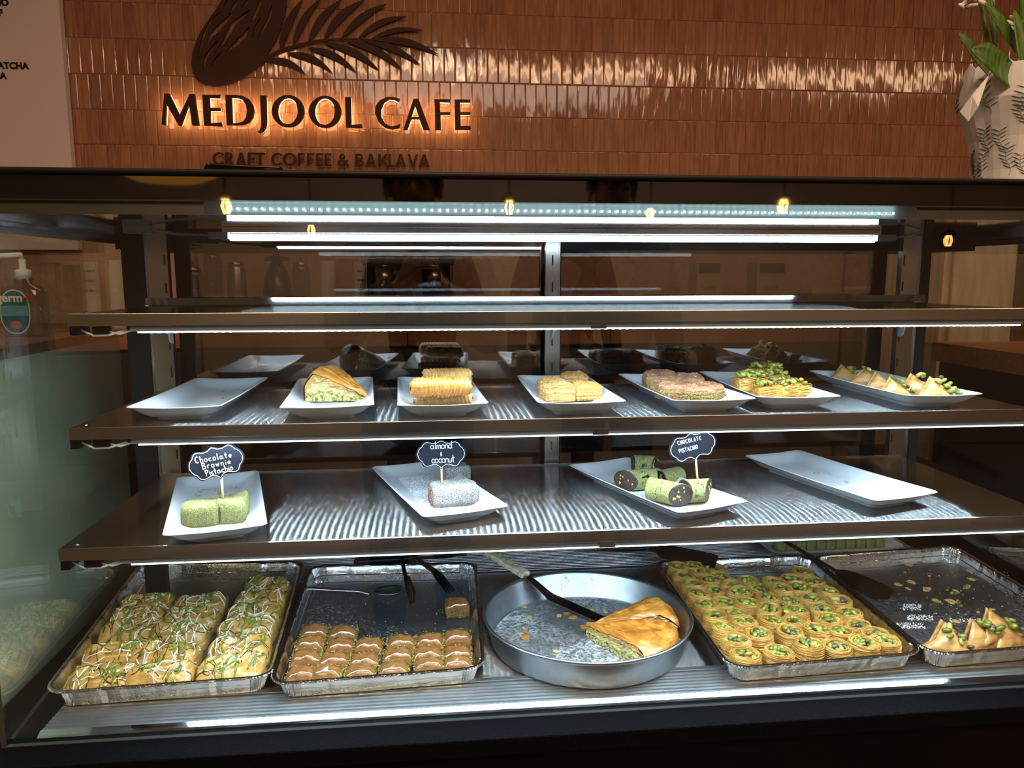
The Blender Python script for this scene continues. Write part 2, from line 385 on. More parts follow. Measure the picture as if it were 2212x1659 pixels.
# cable looping between the letters
for f_, qs in ((B_, ((515, 1430), (560, 1470), (640, 1500), (800, 1530), (900, 1515), (1000, 1508), (1180, 1535), (1230, 1548), (1280, 1520), (1330, 1440))), (B_, ((1800, 1210), (1850, 1228), (1900, 1225))), (A_, ((540, 1478), (640, 1480), (860, 1478))), (A_, ((1360, 1490), (1430, 1480), (1460, 1460)))):
    mb = MB(); mb.tube([f_(q)+Vector((0, .03, 0)) for q in qs], .0022, 5); mb.obj('cable', mat('pale_cable', '#b58a66', .5), sg)
# second line
def seg(p, q, w):
    dx, dy = q[0]-p[0], q[1]-p[1]; L = math.hypot(dx, dy); nx, ny = -dy/L*w/2, dx/L*w/2
    return [(p[0]+nx, p[1]+ny), (q[0]+nx, q[1]+ny), (q[0]-nx, q[1]-ny), (p[0]-nx, p[1]-ny)]
def arc(cx, cy, rx, ry, a0, a1, w, n=14, w1=None):
    o, i = [], []
    for k in range(n+1):
        a = math.radians(a0+(a1-a0)*k/n); o.append((cx+rx*math.cos(a), cy+ry*math.sin(a))); i.append((cx+(rx-w)*math.cos(a), cy+(ry-(w1 or w))*math.sin(a)))
    return o+i[::-1]
T = .2; t_ = .13
GL = {'C': [arc(.62, .5, .62, .5, 45, 315, T, 16, t_)], 'O': [[(.5+.5*math.cos(k*.2618), .5+.5*math.sin(k*.2618)) for k in range(24)], [(.5+.32*math.cos(k*.2618), .5+.36*math.sin(k*.2618)) for k in range(24)]],
 'R': [[(0, 0), (.22, 0), (.22, 1), (0, 1)], arc(.4, .72, .42, .28, -90, 90, T, 10, t_), [(.2, 1), (.42, 1), (.42, .87), (.2, .87)], [(.2, .57), (.42, .57), (.42, .44), (.2, .44)], [(.38, .48), (.62, .48), (1, 0), (.74, 0)]],
 'A': [[(.38, 1), (.62, 1), (1, 0), (.76, 0), (.5, .75), (.2, 0), (0, 0)], [(.25, .22), (.75, .22), (.72, .36), (.28, .36)]],
 'F': [[(0, 0), (.26, 0), (.26, 1), (0, 1)], [(.2, 1), (1, 1), (1, .86), (.2, .86)], [(.2, .58), (.9, .58), (.9, .44), (.2, .44)]],
 'E': [[(0, 0), (.28, 0), (.28, 1), (0, 1)], [(.2, 1), (1, 1), (1, .86), (.2, .86)], [(.2, .58), (.9, .58), (.9, .44), (.2, .44)], [(.2, .14), (1, .14), (1, 0), (.2, 0)]],
 'T': [[(0, 1), (1, 1), (1, .86), (0, .86)], [(.38, 0), (.62, 0), (.62, .9), (.38, .9)]],
 'B': [[(0, 0), (.24, 0), (.24, 1), (0, 1)], arc(.45, .74, .45, .26, -90, 90, T, 10, t_), arc(.5, .27, .5, .27, -90, 90, T, 10, t_), [(.2, 1), (.46, 1), (.46, .87), (.2, .87)], [(.2, .58), (.5, .58), (.5, .44), (.2, .44)], [(.2, .13), (.5, .13), (.5, 0), (.2, 0)]],
 'K': [[(0, 0), (.24, 0), (.24, 1), (0, 1)], [(.2, .45), (.68, 1), (.92, 1), (.42, .42)], [(.36, .6), (.5, .7), (1, 0), (.72, 0)]],
 'L': [[(0, 0), (.32, 0), (.32, 1), (0, 1)], [(.2, .14), (1, .14), (1, 0), (.2, 0)]],
 'V': [[(0, 1), (.24, 1), (.52, .25), (.8, 1), (1, 1), (.62, 0), (.4, 0)]],
 '&': [arc(.42, .76, .25, .24, 0, 360, .13, 16), arc(.4, .27, .4, .27, -60, 290, .17, 18, .13), seg((.3, .66), (.95, .02), .18), seg((.62, .2), (.92, .5), .13)]}
L2 = [('C', 105, 205), ('R', 222, 300), ('A', 325, 412), ('F', 432, 500), ('T', 497, 590), ('C', 650, 745), ('O', 755, 882), ('F', 895, 958), ('F', 982, 1045), ('E', 1065, 1130), ('E', 1145, 1206), ('&', 1262, 1370),
      ('B', 1430, 1506), ('A', 1525, 1620), ('K', 1640, 1738), ('L', 1738, 1797), ('A', 1800, 1900), ('V', 1915, 2010), ('A', 2018, 2117)]
for ch, x0, x1 in L2:
    yt = 70+(x0-100)*.011; yb = yt+116
    polys = [[(x0+(x1-x0)*a, yb-(yb-yt)*b_) for a, b_ in lp] for lp in GL[ch]]
    if ch == 'O': sol(polys, C_, SY+.03, .012, M['bronze'], 'small_letter', sg)
    else:
        mb = MB()
        for ip, lp in enumerate(polys):
            me = flat_poly([[(C_(q).x, C_(q).z) for q in lp]], .012)
            for v_ in me.vertices: v_.co.y -= .0006*ip
            mb.add([v.co for v in me.vertices], [tuple(p.vertices) for p in me.polygons]); bpy.data.meshes.remove(me)
        o = mb.obj('small_letter', M['bronze'], sg); o.location = (0, SY+.03, 0)
# date and palm emblem
def leaf(p, q, w, bow=.08, n=10):
    dx, dy = q[0]-p[0], q[1]-p[1]; a, b_ = [], []
    for k in range(n+1):
        t = k/n; c = bow*math.sin(math.pi*t); x = p[0]+dx*t+dy*c; y = p[1]+dy*t-dx*c
        h = w/2*(math.sin(math.pi*min(1, t**.85))**.8); L = math.hypot(dx, dy); nx, ny = -dy/L*h, dx/L*h
        a.append((x+nx, y+ny)); b_.append((x-nx, y-ny))
    return a+b_[::-1][1:-1]
def slot(pts, w):
    n = len(pts); a, b_ = [], []
    for i, p in enumerate(pts):
        q0 = pts[max(0, i-1)]; q1 = pts[min(n-1, i+1)]; dx, dy = q1[0]-q0[0], q1[1]-q0[1]; L = math.hypot(dx, dy)
        h = w/2*math.sin(math.pi*(i+.25)/(n-.5)); nx, ny = -dy/L*h, dx/L*h; a.append((p[0]+nx, p[1]+ny)); b_.append((p[0]-nx, p[1]-ny))
    return a+b_[::-1]
date = [(845, -20), (760, 110), (680, 220), (590, 350), (520, 490), (475, 640), (462, 760), (480, 880), (540, 970), (620, 1015), (720, 1037), (830, 1030), (950, 1000), (1060, 940), (1180, 860), (1250, 800), (1330, 745), (1345, 690), (1400, 610), (1470, 490), (1530, 340), (1580, 180), (1597, 60), (1600, -40), (1580, -160), (1500, -260), (1350, -300), (1180, -270), (1000, -170)]
slots = [([(815, 140), (700, 240), (615, 400), (575, 560), (545, 720)], 30), ([(960, 160), (880, 240), (790, 330), (700, 420), (650, 530)], 66), ([(1165, 115), (1080, 190), (960, 290), (905, 400), (850, 500), (745, 630)], 58), ([(1310, -60), (1270, 60), (1215, 200), (1175, 275)], 42),
 ([(1150, 330), (1090, 430), (990, 530), (875, 625)], 62), ([(850, 600), (760, 690), (690, 790)], 22), ([(780, 480), (700, 590), (630, 700), (605, 845)], 40), ([(1295, 210), (1240, 300), (1187, 445)], 24), ([(1425, 60), (1400, 200), (1330, 330), (1258, 455)], 36), ([(1030, -40), (985, 60), (915, 175)], 40), ([(1150, -40), (1120, 30), (1062, 92)], 34), ([(900, -10), (852, 75)], 22)]
EY = WY-.013
def AE(q): return at_y(330+q[0]/5.531, q[1]/5.531, EY)
def BE(q): return at_y(640+q[0]/5.53, q[1]/5.53, EY)
sol([date]+[slot(p_, w_) for p_, w_ in slots], AE, EY, .006, M['bronze'], 'date_emblem', sg)
leaves = [((-194, 610), (81, -12), 95, .06), ((-34, 540), (300, -25), 88, .07), ((150, 500), (550, -15), 96, .07), ((330, 472), (825, -8), 98, .08), ((545, 452), (1083, 45), 92, .07), ((745, 455), (1318, 198), 76, .09), ((890, 470), (1518, 365), 62, .09),
 ((880, 478), (1693, 648), 84, .08), ((790, 482), (1488, 778), 78, .07), ((600, 490), (1270, 837), 84, .08), ((330, 515), (988, 838), 86, .08), ((130, 572), (718, 864), 82, .09), ((-110, 640), (432, 870), 82, .1), ((-376, 722), (118, 890), 78, .12)]
for p, q, w, bw in leaves: sol([leaf(p, q, w, bw)], BE, EY, .006, M['bronze'], 'palm_leaf', sg)
stem = [(-376, 708), (-180, 592), (0, 553), (180, 500), (330, 482), (540, 466), (740, 466), (930, 478)]
a, b_ = [], []
for i, p in enumerate(stem): h = 22-i*2.2; a.append((p[0], p[1]-h)); b_.append((p[0], p[1]+h))
sol([a+b_[::-1]], BE, EY-.001, .006, M['bronze'], 'palm_stem', sg)
M['rail'] = mat('light_rail_grey', '#8fa0a6', .35)
# ---------------------------------------------------------------- display case
X0, X1 = -.596, 1.122          # outer faces of the end panes
YF, YB = 1.014, 1.487         # front pane, rear doors
DECK = -.626
ZS = [-.0523, -.2111, -.3683]; YS = [1.126, 1.10, 1.0446]
XL, XR = -.519, .950
def uvplane(mb, name, m, parent):
    me = mb.mesh(name, m); uv = me.uv_layers.new(name='uv')
    for lp in me.loops: v = me.vertices[lp.vertex_index].co; uv.data[lp.index].uv = (v.x, v.y+v.z*.3)
    return link(name, me, parent)
case = thing('display_case', 'long glass-fronted bakery display case with black base and black glossy top band', 'display case', (0, 0, 0))
MB().bb(X0-.06, X1+.08, .985, 1.78, FLOOR, -.665).obj('base', M['blackpanel'], case)
mb = MB(); mb.add([(x, y, z) for x in (X0-.01, X1+.01) for (y, z) in ((.973, -.668), (.973, -.641), (1.008, -.633), (1.03, -.633), (1.03, -.668))],
    [(0, 1, 6, 5), (1, 2, 7, 6), (2, 3, 8, 7), (3, 4, 9, 8), (4, 0, 5, 9), (4, 3, 2, 1, 0), (5, 6, 7, 8, 9)])
bevel(mb.obj('sill', M['powder'], case), .002)
MB().bb(X0-.06, X1+.08, 1.03, 1.78, -.668, -.640).obj('deck_bed', M['blackmat'], case)
# deck: ribbed strip at the front, flat steel plate, ribbed strip at the back
DX0, DX1 = -.557, 1.092
def ribs(y0, y1, name):
    n = round((y1-y0)/.0088); prof = []
    for k in range(n):
        y = y0+(y1-y0)*k/n; d = (y1-y0)/n
        prof += [(y, DECK-.0035), (y+d*.12, DECK-.0006), (y+d*.5, DECK), (y+d*.86, DECK-.0006), (y+d*.97, DECK-.0035)]
    mb = MB(); L = len(prof)
    mb.add([(x, y, z) for x in (DX0, DX1) for y, z in prof]+[(x, y, DECK-.014) for x in (DX0, DX1) for y in (y0, y1)],
           [(i, i+1, L+i+1, L+i) for i in range(L-1)]+[(2*L, 0, L, 2*L+2), (2*L+1, 2*L+3, 2*L-1, L-1)])
    return mb.obj(name, M['alu'], case)
ribs(1.034, 1.097, 'ribbed_grille'); ribs(1.535, 1.72, 'ribbed_grille')
for y_ in (1.098, 1.525): MB().bb(DX0, DX1, y_, y_+.0095, DECK-.014, DECK+.0015).obj('deck_trim', M['alu'], case)
uvplane(MB().bb(DX0, DX1, 1.108, 1.525, DECK-.014, DECK), 'deck_plate', M['shelf'], case)
mb = MB(); mb.add([(x, y, z) for x in (DX0, DX1) for (y, z) in ((1.0205, -.639), (1.0205, -.6300), (1.0235, -.6282), (1.0310, -.6244), (1.0335, -.639))],
    [(0, 1, 6, 5), (1, 2, 7, 6), (2, 3, 8, 7), (3, 4, 9, 8), (4, 3, 2, 1, 0), (5, 6, 7, 8, 9)])
mb.obj('deck_front_trim', M['steel'], case)
# panes
MB().bb(X0+.006, X1-.006, YF-.006, YF, -.634, .108).obj('front_pane', M['glass_front'], case)
MB().bb(X0+.006, X1-.006, YF-.0062, YF+.0002, -.638, -.632).obj('front_pane_edge', M['glass_edge'], case)
SPL = .09          # the end panes splay outwards towards the back
for xa, xb in ((X0, X0+.006), (X1-.006, X1)):
    e = SPL*.73*(-1 if xa < 0 else 1); mb = MB()
    mb.add([(xa, YF-.006, -.634), (xb, YF-.006, -.634), (xb+e, 1.74, -.634), (xa+e, 1.74, -.634), (xa, YF-.006, .095), (xb, YF-.006, .095), (xb+e, 1.74, .095), (xa+e, 1.74, .095)], [(0, 3, 2, 1), (4, 5, 6, 7), (0, 1, 5, 4), (1, 2, 6, 5), (2, 3, 7, 6), (3, 0, 4, 7)])
    p = mb.obj('end_pane', M['glass_side'], case)
    MB().bb(xa-.0003, xb+.0003, YF-.0068, YF-.0058, -.634, .095).obj('pane_edge', M['glass_edge'], p)
# top: black glossy band, frame, liner
MB().bb(X0, X1, YF-.0075, YF+.012, .0948, .1245).obj('fascia', M['blackgloss'], case)
bevel(MB().bb(X0-.004, X1+.004, YF-.016, 1.76, .1238, .1318).obj('top_frame', M['blackmat'], case), .003)
MB().bb(X0, X1, YF+.034, 1.50, .0795, .1238).obj('top_liner', M['mirror_steel'], case)
MB().bb(X0, X1, 1.50, 1.76, .05, .1235).obj('rear_header', M['blackmat'], case)
for sx, x in ((1, X0+.008), (-1, X1-.008)):
    mb = MB()
    for k, (dx, z0, z1) in enumerate(((0, .058, .0795), (sx*.012, .066, .0795), (sx*.024, .072, .0795))): mb.bb(min(x+dx, x+dx+sx*.011), max(x+dx, x+dx+sx*.011), YF+.03, 1.49, z0, z1)
    mb.obj('top_side_rail', M['lip'], case)
# top light bar with clips, and the dotted strip under the front band
mb = MB(); mb.smooth = True; mb.tube([(-.335, 1.3, .0625), (.778, 1.3, .0625)], .0052, 10); mb.obj('light_bar', M['led_soft'], case)
for bx_, tb in (((-.368, -.337, .060, .071), [(-.368, 1.3, .066), (-.42, 1.302, .068), (-.46, 1.3, .075)]), ((.78, .815, .060, .071), [(.815, 1.3, .066), (.84, 1.3, .07), (.87, 1.301, .078)]), ((-.5, -.46, .0685, .0795), None)):
    mb = MB(); mb.bb(bx_[0], bx_[1], 1.292, 1.308, bx_[2], bx_[3]); c_ = mb.obj('light_bar_clip', M['grey_plastic'], case)
    if tb: mb = MB(); mb.tube(tb, .0022, 5); mb.obj('cable', M['grey_plastic'], c_)
mb = MB(); mb.bb(-.345, .785, 1.29, 1.31, .0705, .079); mb.bb(-.345, .785, 1.3095, 1.312, .0625, .079); mb.obj('light_bar_channel', M['lip'], case)  # rear flange added to keep the bar out of the door reflection
def dots(x0, x1, n, y, z, name, parent, w=.0036, ang=0.0, m='led', h=.0105):
    """n small LEDs in a row, facing down (tilted by ang about x)"""
    mb = MB(); c, s_ = math.cos(ang), math.sin(ang)
    for k in range(n):
        x = x0+(x1-x0)*(k+.5)/n; vs = [(x-w/2, y-c*h/2, z-s_*h/2), (x-w/2, y+c*h/2, z+s_*h/2), (x+w/2, y+c*h/2, z+s_*h/2), (x+w/2, y-c*h/2, z-s_*h/2)]
        mb.add(vs, [(0, 1, 2, 3)])
    return link(name, mb.mesh(name, M[m]), parent, stuff=True)
MB().bb(-.30, .685, YF+.028, YF+.033, .0795, .1235).obj('front_light_rail', M['rail'], case)
# posts with slots, gaskets, doors
px_ = [(-.527, -.487), (.209, .237), (.931, .972)]
for x0, x1 in px_:
    mb = MB(); mb.bb(x0, x1, 1.455, 1.466, -.43, .079); p = mb.obj('post', M['lip'], case)
    for k in range(9):
        mb = MB(); z = .03-k*.052; xs = x1-.007 if x0 < 0 else (x0+.007 if x0 > .5 else (x0+x1)/2)
        mb.bb(xs-.0014, xs+.0014, 1.4545, 1.456, z-.009, z+.009); mb.obj('slot', M['gasket'], p)
    MB().bb(x0, x0+.002, 1.4505, 1.456, -.43, .079).obj('post_flange', M['lip'], p); MB().bb(x1-.002, x1, 1.4505, 1.456, -.43, .079).obj('post_flange', M['lip'], p)
MB().bb(X0+.03, -.528, 1.447, 1.467, -.62, .079).obj('corner_gasket', M['gasket'], case); mb = MB(); mb.bb(.973, .99, 1.447, 1.467, -.40, .079); mb.obj('corner_gasket', M['gasket'], case)
for k, (x0, x1, yo) in enumerate(((-.487, .245, 0), (.205, .931, .016))):
    y = YB+yo; f = MB(); w = .027
    f.bb(x0, x0+w, y, y+.012, -.40, .0795); f.bb(x1-w, x1, y, y+.012, -.40, .0795); f.bb(x0+w, x1-w, y, y+.012, .0715, .0795); f.bb(x0+w, x1-w, y, y+.012, -.42, -.385)
    d = f.obj('sliding_door', M['blackmat'], case)
    MB().bb(x0+w-.003, x1-w+.003, y+.003, y+.008, -.387, .073).obj('door_pane', M['glass_door'], d)
MB().bb(X0+.006, X1-.006, 1.487, 1.75, -.44, -.42).obj('rear_ledge', M['blackmat'], case)
MB().bb(X0+.006, X1-.006, 1.74, 1.76, -.64, -.42).obj('rear_panel', M['darkcab'], case)
# ---------------------------------------------------------------- shelves
names = [('shelf', 'empty steel display shelf, highest in the glass case'), ('shelf', 'steel display shelf holding seven white plates'), ('shelf', 'steel display shelf with four white plates and chalkboard signs')]
for k in range(3):
    z, y = ZS[k], YS[k]; yb = 1.436
    s_ = thing('shelf', names[k][1], 'shelf', (0, 0, 0), group=None)
    uvplane(MB().bb(XL, XR, y+.028, yb, z-.010, z-.0015), 'shelf_panel', M['shelf'], s_)
    uvplane(MB().bb(XL, XR, y+.0015, y+.0268, z-.010, z-.001), 'shelf_front_strip', M['shelf'], s_)
    bevel(MB().bb(XL, XR, y-.001, y+.0015, z-.0178, z).obj('shelf_lip', M['lip'], s_), .0007)
    if k == 0:
        mb = MB(); mb.add([(x, yy, zz) for x in (-.525, .975) for yy, zz in ((yb, z-.008), (yb-.0044, z+.0005), (yb, z+.0130), (yb+.006, z+.0125), (yb+.004, z-.008))], [(0, 1, 6, 5), (1, 2, 7, 6), (2, 3, 8, 7), (3, 4, 9, 8), (4, 3, 2, 1, 0), (5, 6, 7, 8, 9)])
        mb.obj('rear_lip', M['steel'], s_)
    else: MB().bb(XL, XR, yb, yb+.0025, z-.01, z+.0012).obj('rear_lip', M['steel'], s_)
    # brackets at the posts
    for x in (-.488, .222, .936):
        mb = MB(); pr = [(1.454, z-.012), (1.33, z-.012), (1.345, z-.02), (1.40, z-.027), (1.43, z-.043), (1.44, z-.068), (1.454, z-.072)]
        n = len(pr); mb.add([(xx, a, b_) for xx in (x-.0015, x+.0015) for a, b_ in pr], [tuple(range(n)), tuple(range(2*n-1, n-1, -1))]+[(i, n+i, n+(i+1) % n, (i+1) % n) for i in range(n)])
        mb.obj('bracket', M['white_plastic'], s_)
    # strip light under the front edge
    xl, xr = -.437, XR-.012
    yl = y+.004
    MB().bb(xl, xr, yl, yl+.012, z-.0262, z-.019).obj('strip_light_housing', M['led_cover'], s_)
    MB().bb(xl+.01, xr-.004, yl-.0004, yl+.011, z-.0283, z-.0262).obj('strip_light_diffuser', M['led_line'], s_)
    dots(xl+.012, xr-.012, 122, yl+.0058, z-.02842, 'led_dots', s_, ang=0)
    mb = MB(); mb.bb(.232, .256, yl-.002, yl+.013, z-.0275, z-.0178); mb.obj('strip_light_clip', M['lip'], s_)
    MB().bb(XL+.001, XL+.012, y+.001, y+.04, z-.031, z-.0178).obj('end_bracket', M['blackmat'], s_); MB().bb(XL+.03, XL+.052, y+.004, y+.016, z-.029, z-.019).obj('cable_clip', M['blackmat'], s_)
    mb = MB(); mb.tube([(XL+.012, y+.012, z-.024), (XL+.03, y+.008, z-.032), (XL+.052, y+.007, z-.031), (XL+.075, y+.01, z-.024)], .0016, 5); mb.obj('light_cable', M['white_plastic'], s_)
    mb = MB(); mb.tube([(XL+.05, y+.01, z-.026), (XL+.065, y+.008, z-.030), (XL+.082, y+.01, z-.025)], .0014, 5); mb.obj('light_cable', M['white_plastic'], s_)
    mb = MB(); mb.ell((XL+.02, y+.012, z+.0012), (.003, .003, .0015)); mb.obj('screw', M['steel'], s_)
for zz in (.0868, .0985): dots(-.272, .652, 88, YF+.0225, zz, 'led_dots', case, ang=-math.pi/2, w=.0025, h=.0025, m='led_dim')  # upper row of glowing dots stands in for the strip's reflection
# ---------------------------------------------------------------- beside and behind the case
c_ = thing('side_counter', 'pale marble-sided counter with wooden top standing beside the case', 'counter', (0, 0, 0))
MB().bb(-1.9, -.69, 1.0, 1.72, FLOOR, -.131).obj('marble_body', M['marble'], c_)
MB().bb(-1.92, -.685, .98, 1.73, -.131, -.113).obj('counter_top', M['wood'], c_)
c_ = thing('end_counter', 'dark counter with orange wooden rail standing beside the right end of the case', 'counter', (0, 0, 0))
MB().bb(1.24, 2.6, 1.2, 1.75, FLOOR, -.21).obj('body', M['darkcab'], c_)
MB().bb(1.23, 2.62, 1.18, 1.77, -.21, -.165).obj('counter_top', M['wood_edge'], c_)
c_ = thing('back_counter', 'low wooden work counter running along the tiled wall', 'counter', (0, 0, 0))
MB().bb(-2.2, 3.4, 2.62, WY-.02, FLOOR, -.235).obj('body', M['darkcab'], c_)
for k in range(7): bevel(MB().bb(-2.2+k*.8+.006, -2.2+(k+1)*.8-.006, 2.605, 2.62, FLOOR+.1, -.25).obj('cabinet_door', M['darkcab'], c_), .003)
for k in range(8): MB().bb(-2.2+k*.7+.002, -2.2+(k+1)*.7-.002, 2.58, WY-.015, -.235, -.185).obj('plank', M['wood_edge'], c_)

c_ = thing('tall_cabinet', 'grey brown wooden cabinet with dark uprights behind the right end of the case', 'cabinet', (0, 0, 0))
M['greywood'] = mat2('grey_brown_wood', '#9a8674', '#b5a28e', 5, .55, stretch=(10, 10, 1.5))
MB().bb(1.45, 3.0, 2.06, 2.45, FLOOR, .215).obj('carcass', M['greywood'], c_)
for x in (1.47, 1.93, 2.39): bevel(MB().bb(x, x+.45, 2.045, 2.06, FLOOR+.05, .21).obj('cabinet_door', M['greywood'], c_), .003)
for x in (1.66, 2.08): MB().bb(x, x+.07, 2.03, 2.045, FLOOR, .215).obj('dark_upright', M['darkcab'], c_)
# ---------------------------------------------------------------- food and crockery materials
def porcelain():
    t = NT('white_porcelain'); t.set(color='#cfd3d8', rough=.12, coat=.4, coat_rough=.05); return t.m
M['porcelain'] = porcelain()
def foil(name, c, b):
    t = NT(name); t.set(color=c, metal=1, rough=.17); t.bump(t.noise(60, 4, rough=.7), b, .004); return t.m
M['foil'] = foil('aluminium_foil', '#d4d8db', .5)
def stained_metal(name, base, stain, scale, lo, hi, rough, sz=(1, 1, 1)):
    t = NT(name); f = t.noise(scale, 6, sz, .75); k = t.ramp(f, [(lo, (0, 0, 0)), (hi, (1, 1, 1))]); g = t.noise(5, 3); k2 = t.ramp(g, [(.4, (0, 0, 0)), (.62, (1, 1, 1))])
    mu = t.n('Mix', data_type='RGBA', blend_type='MULTIPLY'); mu.inputs[0].default_value = 1; t.l(k, mu.inputs[6]); t.l(k2, mu.inputs[7])
    t.set(color=t.mix(mu.outputs[2], base, stain), rough=rough)
    inv = t.n('Math', operation='SUBTRACT'); inv.inputs[0].default_value = 1; bw = t.n('RGBToBW'); t.l(mu.outputs[2], bw.inputs[0]); t.l(bw.outputs[0], inv.inputs[1]); t.l(inv.outputs[0], t.b.inputs['Metallic'])
    return t.m
M['foil_floor'] = stained_metal('greasy_foil_floor', '#808285', '#b4b9bd', 170, .5, .7, .5)
M['pan_floor'] = stained_metal('floury_pan_floor', '#9ba0a5', '#d5dbe0', 170, .42, .6, .58)
M['pan'] = mat2('anodised_pan', '#a4aaaf', '#b1b7bc', 40, .36, 1)
def layered(name, cols, rough=.4, coat=.2, zs=420, bump=.5, dist=.0015, wob=18):
    """flaky pastry: colour drifts over the top, fine leaves stacked in z"""
    t = NT(name); f = t.noise(38, 5, None, .6); f2 = t.noise(1, 3, (22, 22, zs), .5)
    t.set(color=t.mix(.45, t.ramp(f, [(.3, cols[0]), (.5, cols[1]), (.72, cols[2])]), t.ramp(f2, [(.35, cols[0]), (.6, cols[2])])), rough=rough, coat=coat, coat_rough=.15)
    t.bump(f2, bump, dist); return t.m
M['phyllo_gold'] = layered('golden_phyllo', ['#8a4a14', '#b97526', '#d69a48'], .3, .4)
M['phyllo_pale'] = layered('pale_phyllo', ['#7a5526', '#a87f42', '#c9a86e'], .55, .05)
M['phyllo_tan'] = layered('tan_phyllo', ['#8a5a24', '#b58243', '#cda566'], .45, .15, 140)
M['phyllo_yellow'] = layered('yellow_phyllo', ['#8f6020', '#b98d40', '#d0b069'], .42, .2)
M['phyllo_pink'] = layered('brown_pink_phyllo', ['#4f2b1a', '#865638', '#b08562'], .5, .1, 260)
M['syrup'] = layered('syrup_baklava', ['#4a2811', '#724822', '#94693c'], .14, .8, 110, .3)
M['cream'] = mat2('pale_cream_layer', '#a3975a', '#c9bf86', 120, .6, bump=.5, dist=.002)
M['kataifi'] = mat2('kataifi_strands', '#ab7a2e', '#d6aa58', 60, .42, coat=.2)
M['kataifi_pale'] = mat2('pale_kataifi', '#ad7a2a', '#d6ab57', 60, .45)
def nut(name='pistachio_nut'):
    t = NT(name); r = t.n('ObjectInfo').outputs['Random']; i = t.n('NewGeometry').outputs['Random Per Island']
    a = t.n('Math', operation='ADD'); t.l(r, a.inputs[0]); t.l(i, a.inputs[1]); f = t.n('Math', operation='FRACT'); t.l(a.outputs[0], f.inputs[0])
    c = t.ramp(f.outputs[0], [(0, '#55611c'), (.25, '#748026'), (.5, '#959936'), (.68, '#b8ad4c'), (.8, '#676a26'), (.88, '#4a432f'), (1, '#5a363c')])
    n = t.noise(260, 3); t.set(color=t.mix(t.ramp(n, [(.35, (0, 0, 0)), (.75, (.55, .55, .55))]), c, '#5f5a2c'), rough=.38, coat=.2); return t.m
M['nut'] = nut()
M['crumb_green'] = mat2('pistachio_crumbs', '#5f6a22', '#9a9c3c', 300, .6)
def dust(name, a, b, c, scale=420):
    t = NT(name); f = t.noise(scale, 3, None, .7); g = t.noise(30, 3)
    t.set(color=t.mix(t.ramp(g, [(.4, (0, 0, 0)), (.7, (.35, .35, .35))]), t.ramp(f, [(.32, a), (.5, b), (.66, c)]), a), rough=.9); t.bump(f, .9, .0025); return t.m
M['pist_dust'] = dust('pistachio_dust', '#53562a', '#8d9052', '#c0bf8c', 700)
M['coconut'] = dust('coconut_flakes', '#43342c', '#98938e', '#d6d8da', 620)
M['choc'] = mat2('dark_chocolate', '#1d120e', '#3a2620', 160, .5, bump=.4, dist=.002)
M['hazel'] = mat2('nut_piece', '#b5873a', '#d6b565', 200, .5)
M['drizzle_white'] = mat('white_drizzle', '#efeee6', .25, coat=.5)
M['drizzle_green'] = mat2('green_drizzle', '#55661a', '#7b8a2e', 260, .45)
M['drizzle_brown'] = mat('chocolate_drizzle', '#2e1a11', .3, coat=.4)
M['blacksteel'] = mat('dark_steel_blade', (.16, .15, .15), .22, 1)
M['blackplastic'] = mat('black_plastic', '#0c0c0d', .3)
M['handle'] = mat2('worn_cream_handle', '#8f8a72', '#cfc8ac', 90, .6, lo=.4, hi=.55)
M['bamboo'] = mat2('bamboo_stick', '#b99a5a', '#dcc78c', 30, .5)
M['chalk'] = mat('chalkboard', '#171a22', .28, coat=.3)
M['chalkink'] = mat('chalk_ink', '#eef4ff', .6)
M['flake'] = mat2('pastry_flake', '#b98a3c', '#e3cf95', 120, .5)
M['coco_bit'] = mat('coconut_bits', '#d9dde1', .8)
ZD = DECK
Z2, Z3 = ZS[1]-.0015, ZS[2]-.0015
def ordn(k): return ['first', 'second', 'third', 'fourth', 'fifth', 'sixth', 'seventh', 'eighth', 'ninth', 'tenth'][k]
